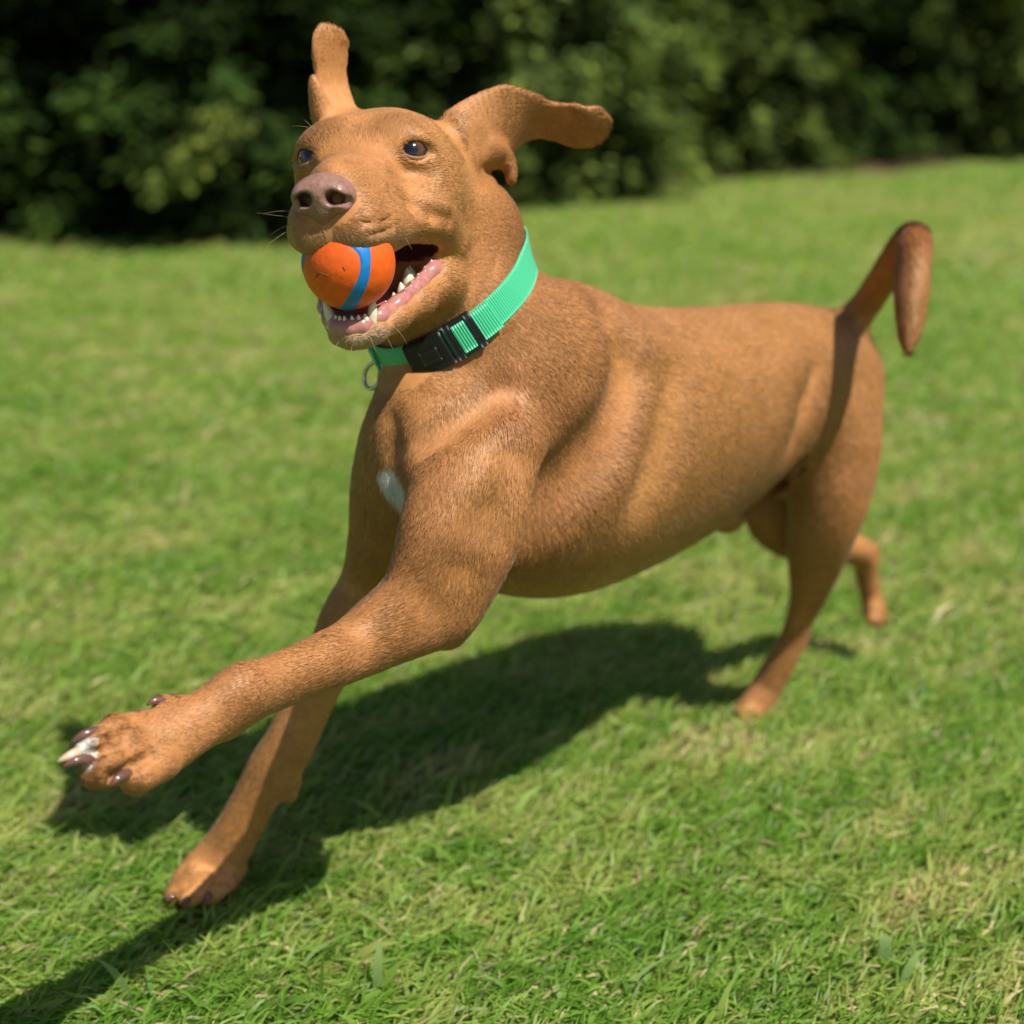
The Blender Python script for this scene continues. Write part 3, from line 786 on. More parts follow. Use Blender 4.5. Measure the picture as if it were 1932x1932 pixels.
def phi_at(u, v):
    q = proj(cpt(phi, 0, .006)); d = (q[:, 0]-u)**2+(q[:, 1]-v)**2+1e5*(q[:, 2] > 1.16)
    return phi[np.argmin(d)]
def slab(p0, p1, w0, w1, off, th, n=14, m=5):
    """curved plate along the collar from angle p0 to p1, across w0..w1"""
    ph = np.linspace(p0, p1, n); ws = np.linspace(w0, w1, m)
    top = np.stack([cpt(ph, w, off+th*(1-.12*abs(2*(w-w0)/(w1-w0)-1)**3)) for w in ws], 1)
    bot = np.stack([cpt(ph, w, off) for w in ws], 1)
    V = np.concatenate([top.reshape(-1, 3), bot.reshape(-1, 3)]); N = n*m; Q = []
    for a in range(n-1):
        for b in range(m-1):
            k = a*m+b; Q.append((k, k+1, k+m+1, k+m)); Q.append((N+k, N+k+m, N+k+m+1, N+k+1))
    for a in range(n-1):
        for b in (0, m-1):
            k = a*m+b; Q.append((k, k+m, N+k+m, N+k))
    for b in range(m-1):
        for a in (0, n-1):
            k = a*m+b; Q.append((k, k+1, N+k+1, N+k))
    return V, np.array(Q)
web, nt, b = new_mat('mint_webbing')
tc = node(nt, 'ShaderNodeTexCoord'); wv = node(nt, 'ShaderNodeTexWave'); wv.wave_type = 'BANDS'; wv.bands_direction = 'X'
wv.inputs['Scale'].default_value = 15; wv.inputs['Distortion'].default_value = 0.15
nt.links.new(tc.outputs['UV'], wv.inputs['Vector'])
bp = node(nt, 'ShaderNodeBump'); bp.inputs['Strength'].default_value = .7; bp.inputs['Distance'].default_value = .0007
nt.links.new(wv.outputs['Fac'], bp.inputs['Height']); nt.links.new(bp.outputs[0], b.inputs['Normal'])
mx = node(nt, 'ShaderNodeMix', data_type='RGBA'); mx.inputs['A'].default_value = (.020, .38, .16, 1); mx.inputs['B'].default_value = (.085, .68, .36, 1)
nt.links.new(wv.outputs['Fac'], mx.inputs['Factor']); nt.links.new(mx.outputs['Result'], b.inputs['Base Color'])
b.inputs['Roughness'].default_value = .42; b.inputs['Specular IOR Level'].default_value = .4; b.inputs['Sheen Weight'].default_value = .25
blk = plain('black_plastic', (.008, .008, .009), .42, .4, noise=.2, scale=120)
steel = plain('ring_steel', (.62, .62, .60), .22, .5, metal=1.0, noise=.05)
collar = empty('dog_collar', tuple(nc))
tag(collar, 'mint green nylon collar with black plastic buckle round the dog\'s neck', 'collar')
def collar_part(name, parts, mat, uv=None, parent=None):
    V, Q = merge(parts) if isinstance(parts, list) else parts
    return mesh_np(name, V, Q, mat, parent or collar)
OFF = .0012
n = len(phi); m_ = 9
ws = np.linspace(-1, 1, m_)
top = np.stack([cpt(phi, w, OFF+.0016) for w in ws], 1); bot = np.stack([cpt(phi, w, OFF) for w in ws], 1)
V = np.concatenate([top.reshape(-1, 3), bot.reshape(-1, 3)]); N = n*m_
Q = []; UVc = []
for a in range(n):
    a2 = (a+1) % n
    for b_ in range(m_-1):
        Q.append((a*m_+b_, a*m_+b_+1, a2*m_+b_+1, a2*m_+b_)); Q.append((N+a*m_+b_, N+a2*m_+b_, N+a2*m_+b_+1, N+a*m_+b_+1))
    for b_ in (0, m_-1): Q.append((a*m_+b_, a2*m_+b_, N+a2*m_+b_, N+a*m_+b_))
strap = collar_part('webbing', (V, np.array(Q)), web)
def add_uv(o, fu=180/6.283):
    me = o.data; co = np.empty(len(me.vertices)*3, np.float32); me.vertices.foreach_get('co', co); co = co.reshape(-1, 3)
    p = co.astype(float)+np.array(o.matrix_world.translation)-nc if False else co.astype(float)-nc
    ang = np.arctan2(p@n2, p@n1); w = p@cax
    li = np.empty(len(me.loops), np.int32); me.loops.foreach_get('vertex_index', li)
    A = ang[li].copy(); ls = np.empty(len(me.polygons), np.int32); me.polygons.foreach_get('loop_start', ls)
    for k in range(1, 4):
        d = A[ls+k]-A[ls]; A[ls+k] -= np.round(d/(2*np.pi))*2*np.pi
    uv = me.uv_layers.new(name='UVMap'); uv.data.foreach_set('uv', np.stack([A*.073/.1, w[li]/.1], 1).astype(np.float32).ravel())
add_uv(strap)
pA, pB, pC, pD, pE = phi_at(786, 690), phi_at(852, 668), phi_at(864, 660), phi_at(902, 630), phi_at(928, 606)
dirn = 1 if pB > pA else -1
# side release buckle
bk = [slab(pA-dirn*.05, pB, -1.16, 1.16, OFF+.001, .0075, 16, 7)]
collar_buckle = collar_part('buckle', bk, blk)
collar_part('prong', slab(pA+dirn*.10, pB-dirn*.10, -.45, .45, OFF+.0088, .0012), blk, parent=collar_buckle)
for w in (-1.22, 1.02): collar_part('side_clip', slab(pA+dirn*.12, pB-dirn*.22, w, w+.2, OFF+.0030, .0045), blk, parent=collar_buckle)
# slide adjuster: frame of four bars with the webbing threaded over it
ad = [slab(pC-dirn*.03, pC+dirn*.035, -1.25, 1.25, OFF+.002, .0052, 5, 6), slab(pD-dirn*.03, pD+dirn*.04, -1.25, 1.25, OFF+.002, .0056, 5, 6),
      slab(pC, pD, -1.25, -1.03, OFF+.002, .0048, 10, 3), slab(pC, pD, 1.03, 1.25, OFF+.002, .0048, 10, 3)]
collar_part('slide_adjuster', ad, blk)
o = collar_part('webbing_loop', slab(pC+dirn*.05, pD-dirn*.04, -.98, .98, OFF+.0035, .0032, 12, 7), web); add_uv(o)
o = collar_part('webbing_fold', slab(pD+dirn*.05, pE+dirn*.06, -1.0, 1.0, OFF+.0028, .0030, 12, 7), web); add_uv(o)
# D ring hanging under the throat
ph = phi_at(704, 676)
c0 = cpt(np.array([ph]), .2, .0045)[0]; tg = nrm(cpt(np.array([ph+.05]), .2, 0)[0]-cpt(np.array([ph-.05]), .2, 0)[0])
ow = nrm(c0-nc-cax*((c0-nc)@cax)); dn = nrm(np.array([0, 0, -1.])+.25*ow)
a_ = np.linspace(0, 2*np.pi, 28, endpoint=False)
sd_ = nrm(.75*tg+.65*ow*np.sign(-(tg@np.array([1., 0, 0])) or 1)*0+.55*ow)
dr = [c0+dn*(.0100-.0125*math.cos(q)*(1.0 if math.cos(q) < 0 else .72))+sd_*.0105*math.sin(q) for q in a_]
V, Q = tube_np(np.array(dr+dr[:2]), .0017, 10, cap=False)
collar_part('ring', (V, Q), steel)

collar_part('keeper', slab(ph-.10, ph+.10, -.75, 1.0, OFF+.0018, .0030, 8, 5), web)
add_uv(bpy.data.objects['keeper'])
# ------------------------------------------------------------------ whiskers
wh_m = plain('whisker', (.30, .20, .12), .4)
def whisker(a, c, b_, r=.00020):
    a, c, b_ = P(*a), P(*c), P(*b_)
    t = np.linspace(0, 1, 12)[:, None]; p = a*(1-t)**2+2*c*t*(1-t)+b_*t*t
    V, Q = tube_np(p, r*np.linspace(1, .25, 12), 5); mesh_np('whisker', V, Q, wh_m, dog)
for w in (((560, 410, 1.01), (525, 408, 1.0), (484, 401, .99)), ((560, 400, 1.01), (530, 395, 1.0), (498, 403, .98)), ((560, 428, 1.01), (530, 440, 1.0), (496, 470, .99)),
          ((562, 420, 1.01), (525, 428, 1.02), (505, 448, 1.03)), ((598, 246, 1.07), (575, 236, 1.06), (552, 238, 1.05)), ((596, 250, 1.07), (585, 235, 1.07), (574, 226, 1.07)),
          ((765, 448, 1.01), (770, 458, 1.0), (777, 470, .995)), ((880, 440, 1.07), (893, 452, 1.06), (905, 466, 1.05)), ((700, 640, 1.03), (706, 655, 1.02), (712, 668, 1.02)),
          ((725, 628, 1.035), (735, 645, 1.03), (742, 660, 1.03)), ((745, 618, 1.04), (760, 632, 1.04), (768, 650, 1.04)), ((665, 650, 1.03), (660, 664, 1.02), (668, 676, 1.02)), ((640, 645, 1.03), (630, 655, 1.02), (625, 668, 1.02))):
    whisker(*w)
# ------------------------------------------------------------------ coat: short hairs lying along the body
def coat():
    n_hair = N_HAIR
    V, Q = DV, DQ
    tri = np.concatenate([Q[:, [0, 1, 2]], Q[:, [0, 2, 3]]])
    A, B, C = V[tri[:, 0]], V[tri[:, 1]], V[tri[:, 2]]
    area = np.linalg.norm(np.cross(B-A, C-A), axis=1)/2
    cen = (A+B+C)/3
    h = (cen-HO)@HR.T
    bare = mouth[tri].any(1)
    nose_d = ((h[:, 0]-.100)/.020)**2+(h[:, 1]/.0215)**2+((h[:, 2]+.0345)/.0165)**2
    bare |= (nose_d < 1) | ((h[:, 0] > .088) & (np.abs(h[:, 1]) < .0025) & (h[:, 2] > -.062) & (h[:, 2] < -.03))
    for e in EYE: bare |= np.linalg.norm(cen-e, axis=1) < .0112
    d = cen-nc; bare |= (np.abs(d@cax) < CW*.95) & (np.linalg.norm(d, axis=1) < .13)
    dist = np.linalg.norm(cen-np.array([0, 0, CAM_H]), axis=1)
    dens = area*np.clip(1.05/dist, .5, 1.15)**1.6
    dens *= 1+1.2*sstep(.17, .10, np.linalg.norm(h-np.array([.0, 0, -.04]), axis=1))   # denser, finer on the face
    dens[bare] = 0
    cdf = np.cumsum(dens); r = rng.random(n_hair)*cdf[-1]
    f = np.minimum(np.searchsorted(cdf, r), len(tri)-1)
    a, b = rng.random(n_hair), rng.random(n_hair); sw = a+b > 1; a[sw], b[sw] = 1-a[sw], 1-b[sw]
    root = A[f]+(B-A)[f]*a[:, None]+(C-A)[f]*b[:, None]
    # normals from the implicit skin
    e = .0015; N = np.stack([D.at(root+e*np.eye(3)[i])-D.at(root-e*np.eye(3)[i]) for i in range(3)], 1)
    N /= np.linalg.norm(N, axis=1)[:, None]+1e-9
    # flow: nose to tail, top to toe
    bones = []
    def line(px, w=1.0, bias=(0, 0, 0)):
        q = [P(*p[:3]) for p in px]
        for a_, b_ in zip(q[:-1], q[1:]):
            m = max(int(np.linalg.norm(b_-a_)/.03), 1)
            for i in range(m): bones.append((a_+(b_-a_)*(i+.5)/m, nrm(nrm(b_-a_)+np.array(bias)), w))
    line([(850, 560, 1.14), (905, 680, 1.17), (985, 760, 1.22), (1120, 800, 1.30), (1320, 784, 1.44), (1440, 733, 1.505), (1560, 690, 1.56)], 1.3, (0, 0, -.45))
    line([(905, 835, 1.125), (862, 1010, 1.105), (815, 1150, 1.115), (628, 1240, 1.06), (468, 1310, 1.005), (290, 1408, .955), (170, 1430, .92)])
    line([(752, 850, 1.19), (708, 1010, 1.21), (655, 1170, 1.24), (580, 1330, 1.265), (482, 1505, 1.295), (420, 1612, 1.315), (352, 1676, 1.31)])
    line([(1585, 735, 1.53), (1580, 870, 1.515), (1550, 1005, 1.535), (1505, 1175, 1.63), (1424, 1328, 1.665)])
    line([(1560, 780, 1.63), (1462, 955, 1.60), (1540, 1030, 1.68), (1633, 1056, 1.75), (1650, 1150, 1.775)])
    line([(1590, 624, 1.565), (1668, 525, 1.49), (1722, 452, 1.425), (1720, 540, 1.385), (1714, 670, 1.36)], .6)
    line([(872, 258, 1.135), (985, 219, 1.165), (1136, 214, 1.165)], .5)
    line([(640, 240, 1.125), (626, 172, 1.132), (625, 58, 1.118)], .5)
    for s in (-1, 1):
        for p_, d_ in (((.085, .012, -.045), (-1, s*.6, -.35)), ((.05, .03, -.04), (-1, s*.25, -.25)), ((.01, .045, -.04), (-1, s*.2, -.35)), ((-.04, .06, -.04), (-1, s*.1, -.5)),
                       ((.02, .012, 0), (-.9, s*.25, .35)), ((-.02, .02, .03), (-1, s*.3, .1)), ((-.07, .03, .03), (-1, s*.1, -.1)), ((.05, .02, -.125), (-1, s*.2, .1)), ((.0, .035, -.11), (-1, s*.1, 0)), ((-.06, .04, -.1), (-.8, 0, -.6)), ((.07, .008, -.02), (-1, s*.3, .2))):
            bones.append((H(p_[0], s*p_[1], p_[2]), nrm(d_[0]*hf+d_[1]*hl+d_[2]*hu), .55))
    bp_, bd, bw = np.array([q[0] for q in bones]), np.array([q[1] for q in bones]), np.array([q[2] for q in bones])
    Fl = np.zeros((n_hair, 3))
    for s in range(0, n_hair, 20000):
        q = root[s:s+20000]; dd = ((q[:, None]-bp_[None])**2).sum(2)
        w = bw/(dd+.0006)**2.2
        Fl[s:s+20000] = (w[..., None]*bd[None]).sum(1)
    # whorls and unevenness
    jit = np.stack([noise3(root, 45, 11+i)-.5 for i in range(3)], 1)
    Fl /= np.linalg.norm(Fl, axis=1)[:, None]+1e-9
    Fl = Fl+.45*jit+.13*rng.normal(size=(n_hair, 3))
    T = Fl-N*(Fl*N).sum(1)[:, None]; T /= np.linalg.norm(T, axis=1)[:, None]+1e-9
    hh = (root-HO)@HR.T
    head = sstep(.19, .12, np.linalg.norm(hh-np.array([-.02, 0, -.04]), axis=1))
    muz = sstep(.0, .07, hh[:, 0])*head
    lg = sstep(.36, .28, root[:, 2])
    earm = np.zeros(n_hair)
    for q in ((872, 258, 1.135), (985, 219, 1.165), (1060, 231, 1.175), (1120, 225, 1.168), (945, 238, 1.15), (626, 190, 1.132), (623, 105, 1.125), (625, 65, 1.118)):
        earm = np.maximum(earm, sstep(.055, .03, np.linalg.norm(root-P(*q), axis=1)/1.25)*((hh[:, 2] > .030)+(np.abs(hh[:, 1]) > .066)).clip(0, 1))
    paw = sstep(.17, .10, np.linalg.norm(root-P(215, 1420, .94), axis=1))
    tailm = np.zeros(n_hair)
    for q in tail_px[4:]: tailm = np.maximum(tailm, sstep(.040, .022, np.linalg.norm(root-P(*q[:3]), axis=1)))
    L = (.0090+.0030*tailm-.0036*head-.0012*muz-.0036*lg-.0022*paw)*(1-.48*earm)*rng.uniform(.7, 1.2, n_hair)
    lift = rng.uniform(.08, .21, n_hair)
    npnt = 4
    pos = np.zeros((n_hair, npnt, 3))
    for i in range(npnt):
        t = i/(npnt-1)
        pos[:, i] = root-N*.00012+T*(L*t)[:, None]+N*(L*(lift*t*(1-.35*t)))[:, None]
    col = coat_colour(root)*rng.normal(1, .11, n_hair)[:, None]
    hc = bpy.data.hair_curves.new('coat')
    hc.add_curves([npnt]*n_hair)
    hc.points.foreach_set('position', pos.astype(np.float32).ravel())
    wid = (.00019+.00005*(1-head))*1.0
    rad = np.repeat(wid[:, None], npnt, 1)*np.array([1, .95, .7, .15])[None]
    ra = hc.attributes.get('radius') or hc.attributes.new('radius', 'FLOAT', 'POINT')
    ra.data.foreach_set('value', rad.astype(np.float32).ravel())
    ca_ = hc.attributes.new('tint', 'FLOAT_COLOR', 'CURVE')
    ca_.data.foreach_set('color', np.hstack([np.clip(col, .005, .95), np.ones((n_hair, 1))]).astype(np.float32).ravel())
    na = hc.attributes.new('skin_normal', 'FLOAT_VECTOR', 'CURVE')
    na.data.foreach_set('vector', nrm_rows(N+.10*rng.normal(size=N.shape)+.0*T).astype(np.float32).ravel())
    m, nt, b_ = new_mat('fur')
    at1 = node(nt, 'ShaderNodeAttribute', attribute_name='tint'); at2 = node(nt, 'ShaderNodeAttribute', attribute_name='skin_normal')
    geo = node(nt, 'ShaderNodeNewGeometry'); mxn = node(nt, 'ShaderNodeMix', data_type='VECTOR'); mxn.inputs['Factor'].default_value = .16
    nt.links.new(at2.outputs['Vector'], mxn.inputs['A']); nt.links.new(geo.outputs['Normal'], mxn.inputs['B'])
    vn = node(nt, 'ShaderNodeVectorMath', operation='NORMALIZE'); nt.links.new(mxn.outputs['Result'], vn.inputs[0])
    nt.links.new(at1.outputs['Color'], b_.inputs['Base Color']); nt.links.new(vn.outputs[0], b_.inputs['Normal'])
    b_.inputs['Roughness'].default_value = .46; b_.inputs['Specular IOR Level'].default_value = .42
    b_.inputs['Specular Tint'].default_value = (1.0, .86, .68, 1)
    b_.inputs['Sheen Weight'].default_value = .10; b_.inputs['Sheen Roughness'].default_value = .4
    hc.materials.append(m)
    o = bpy.data.objects.new('coat', hc); link(o, dog)
    o['kind'] = 'stuff'
def nrm_rows(a): return a/(np.linalg.norm(a, axis=1)[:, None]+1e-9)
N_HAIR = 620000
SC.cycles_curves.shape = 'RIBBONS'; SC.cycles_curves.subdivisions = 2
coat()
# ------------------------------------------------------------------ the setting: lawn, mulch, grass
lawn_m, nt, b = new_mat('lawn_soil')
tc = node(nt, 'ShaderNodeTexCoord'); nz = node(nt, 'ShaderNodeTexNoise'); nz.inputs['Scale'].default_value = 7; nz.inputs['Detail'].default_value = 8
nz.inputs['Roughness'].default_value = .7
rp_ = node(nt, 'ShaderNodeValToRGB'); cr = rp_.color_ramp
cr.elements[0].position = .30; cr.elements[0].color = (.07, .12, .02, 1)
cr.elements[1].position = .72; cr.elements[1].color = (.24, .24, .08, 1)
e = cr.elements.new(.5); e.color = (.12, .19, .035, 1)
nt.links.new(tc.outputs['Object'], nz.inputs['Vector']); nt.links.new(nz.outputs['Fac'], rp_.inputs[0]); nt.links.new(rp_.outputs[0], b.inputs['Base Color'])
b.inputs['Roughness'].default_value = .95; b.inputs['Specular IOR Level'].default_value = .1
def ground_z(x, y):
    return .012*np.sin(x*1.7+.4)*np.cos(y*1.3)*sstep(1.9, 4.0, y)
gx = np.concatenate([np.linspace(-60, -6, 10), np.linspace(-5, 7, 61), np.linspace(8, 60, 10)])
gy = np.concatenate([np.linspace(-30, 0, 8), np.linspace(.3, 12, 60), np.linspace(13, 80, 12)])
X, Y = np.meshgrid(gx, gy, indexing='ij'); V = np.stack([X, Y, ground_z(X, Y)], -1).reshape(-1, 3)
i = np.arange(len(gx)-1)[:, None]*len(gy); j = np.arange(len(gy)-1)[None]
lawn = mesh_np('lawn', V, np.stack([i+j, i+len(gy)+j, i+len(gy)+j+1, i+j+1], -1).reshape(-1, 4), lawn_m)
tag(lawn, kind='structure')

# front edge of the planting, left to right, as it runs away from the camera
EDGE = np.array([(-9, 5.25), (-3.2, 5.2), (-1.85, 5.28), (-.9, 5.38), (-.25, 5.85), (.35, 6.15), (.8, 7.1), (1.9, 7.3), (2.5, 7.9), (3.2, 8.8), (6, 10.4), (10, 12)])
def edge_y(x): return np.interp(x, EDGE[:, 0], EDGE[:, 1])
mul = plain('mulch', (.075, .048, .028), .95, .1, noise=.5, scale=35, bump=.8)
ex = np.linspace(-3.3, 4.6, 60)
ey = edge_y(ex)+.28+.05*np.sin(ex*5.1)+.04*np.sin(ex*11.7)
V = np.concatenate([np.stack([ex, ey, ground_z(ex, ey)+.010], 1), np.stack([ex, ey+.4, ground_z(ex, ey)+.03], 1), np.stack([ex, ey+6, np.full_like(ex, .03)], 1)])
n = len(ex); i = np.arange(2)[:, None]*n; j = np.arange(n-1)[None]
mulch = mesh_np('mulch_bed', V, np.stack([i+j, i+j+1, i+n+j+1, i+n+j], -1).reshape(-1, 4), mul)
tag(mulch, kind='structure')

def leaf_mat(name, rough=.5, trans=.35, spec=.35):
    m, nt, b = new_mat(name)
    at1 = node(nt, 'ShaderNodeAttribute', attribute_name='tint')
    nt.links.new(at1.outputs['Color'], b.inputs['Base Color'])
    b.inputs['Roughness'].default_value = rough; b.inputs['Specular IOR Level'].default_value = spec
    tr = node(nt, 'ShaderNodeBsdfTranslucent'); hv = node(nt, 'ShaderNodeHueSaturation')
    hv.inputs['Saturation'].default_value = 1.15; hv.inputs['Value'].default_value = 1.3
    nt.links.new(at1.outputs['Color'], hv.inputs['Color']); nt.links.new(hv.outputs[0], tr.inputs['Color'])
    ms = node(nt, 'ShaderNodeMixShader'); ms.inputs[0].default_value = trans
    out = nt.nodes['Material Output']
    nt.links.new(b.outputs[0], ms.inputs[1]); nt.links.new(tr.outputs[0], ms.inputs[2]); nt.links.new(ms.outputs[0], out.inputs['Surface'])
    return m
grass_m = leaf_mat('grass_blade', .45, .45, .3)

def make_grass():
    VV, QQ, CC = [], [], []; off = 0
    # (near, far, blades per square metre, half width, length range, quads per blade, lean)
    bands = [(.45, .80, 24000, .0018, (.024, .046), 2), (.80, 1.75, 58000, .0016, (.020, .042), 3), (1.75, 2.7, 26000, .0020, (.026, .050), 2), (2.7, 4.2, 11000, .0027, (.022, .045), 2), (4.2, 6.6, 4600, .0042, (.022, .045), 1), (6.6, 9.6, 2300, .006, (.022, .045), 1)]
    for y0, y1, dens, hw_, (l0, l1), nq_ in bands:
        half1 = .352*(y1*1.02)+1.1
        A = (y1-y0)*2*half1; n = int(A*dens)
        y = rng.uniform(y0, y1, n); x = rng.uniform(-half1, half1, n)
        half = .352*y*1.02+.14
        k = ((np.abs(x) < half) | ((np.abs(x) < half+.9) & (rng.random(n) < .5))) & (y < edge_y(x)+.30)
        x, y = x[k], y[k]; n = len(x)
        p = np.stack([x, y, ground_z(x, y)], 1)
        q3 = np.stack([x, y, 0*x], 1)
        ca_, sa_ = math.cos(math.radians(33)), math.sin(math.radians(33))
        qs = np.stack([(x*ca_+y*sa_)*.38, -x*sa_+y*ca_, 0*x], 1)              # clippings lie in drifts along the mowing direction
        nA = noise3(q3+9, 2.3, 31); nB = .5*noise3(qs+9, 16, 32)+.5*noise3(qs+9, 38, 34); nC = noise3(qs+9, 60, 33)
        keep = rng.random(n) < .70+.5*nC
        p, nA, nB, nC = p[keep], nA[keep], nB[keep], nC[keep]; n = len(p)
        # mown and trampled one way, with strays
        az = math.radians(33)+rng.normal(0, .52, n)+.7*(nB-.5)+np.where(rng.random(n) < .30, np.pi, 0)
        d = np.stack([np.cos(az), np.sin(az), 0*az], 1)
        lean = np.clip(rng.normal(1.18, .28, n), .15, 1.5)
        Ln = rng.uniform(l0, l1, n)*(.75+.5*nA)
        straw = rng.random(n) < .10+.46*sstep(.52, .74, .4*nA+.6*nB)
        lean = np.where(straw, np.minimum(lean+.35, 1.5), lean)
        w = hw_*rng.uniform(.65, 1.4, n)
        wide = rng.random(n) < .006
        w = np.where(wide, w*2.3, w); Ln = np.where(wide, Ln*1.35, Ln)
        side = np.stack([-np.sin(az), np.cos(az), 0*az], 1)
        tw = rng.normal(0, .6, n); side = side*np.cos(tw)[:, None]+np.array([0, 0, 1.])*np.sin(tw)[:, None]
        m = nq_+1; rows = []
        for i in range(m):
            t = i/nq_
            a = lean*(.35+.65*t)                                              # bends over towards the tip
            h_ = Ln*t*np.cos(a*.9); r_ = Ln*t*np.sin(a*.9)
            c = p+d*r_[:, None]+np.array([0, 0, 1.])*(np.maximum(h_, .003+.004*t))[:, None]
            ww = w*(1, .95, .62, .12)[i] if nq_ == 3 else w*((1, .85, .15)[i] if nq_ == 2 else (1, .35)[i])
            rows.append(c-side*ww[:, None]); rows.append(c+side*ww[:, None])
        V = np.stack(rows, 1).reshape(-1, 3)
        base = (np.arange(n)*2*m)[:, None]
        Q = np.concatenate([base+np.array([[2*i, 2*i+1, 2*i+3, 2*i+2]]) for i in range(nq_)])
        g1, g2, g3 = np.array([.130, .285, .026]), np.array([.280, .420, .068]), np.array([.500, .490, .160])
        u_ = np.clip(.5*rng.random(n)+1.2*(nC-.5)+.25, 0, 1)[:, None]; v_ = np.clip(.75*nA+1.1*nB-.42+.35*(nC-.5)+rng.normal(0, .14, n), 0, 1)[:, None]
        c = (g1*(1-u_)+g2*u_)*(1-v_)+(g2*(1-u_)+g3*u_)*v_
        c = np.where(straw[:, None], np.array([.62, .52, .26])*rng.uniform(.6, 1.15, n)[:, None], c)
        c = np.where((rng.random(n) < .02)[:, None], np.array([.30, .36, .16]), c)
        c = c*rng.normal(1, .10, n)[:, None]
        VV.append(V); QQ.append(Q+off); CC.append(np.repeat(np.clip(c, .01, .8), 2*m, 0)); off += len(V)
    # a few broad pale blades that stand out near the camera
    for u, v, lx, ly, ln, w_ in ((246, 1900, -.45, .25, .075, .0050), (712, 1890, .02, .3, .085, .0042), (1668, 1830, .02, .2, .060, .0050), (1700, 1880, .30, .25, .075, .0036), (1340, 1640, .9, .4, .050, .0030), (560, 1845, .9, .5, .06, .0022), (1180, 1885, .8, .4, .06, .0024), (1560, 1600, .9, .5, .06, .0026)):
        dz = np.array([(u-966)/FPX, (966-v)/FPX*sp+cp, (966-v)/FPX*cp-sp]); p0 = np.array([0, 0, CAM_H])+dz*(-CAM_H/dz[2])
        t = np.linspace(0, 1, 6)[:, None]; dd = np.array([[lx, ly, 0]])
        c = p0+dd*ln*t*(.3+.7*t)+np.array([[0, 0, 1.]])*ln*t*(1-.55*t); sdv = np.array([math.cos(.3), -math.sin(.3), .15])
        ww = w_*np.array([.8, 1, 1, .9, .6, .1])[:, None]
        VV.append(np.stack([c-sdv*ww, c+sdv*ww], 1).reshape(-1, 3)); QQ.append(np.array([[2*i, 2*i+1, 2*i+3, 2*i+2] for i in range(5)])+off)
        CC.append(np.tile(np.array([[.30, .42, .14]]), (12, 1))); off += 12
    o = mesh_np('grass', np.concatenate(VV), np.concatenate(QQ), grass_m, smooth=True)
    color_attr(o.data, np.concatenate(CC))
    tag(o, kind='stuff')
    return o
make_grass()

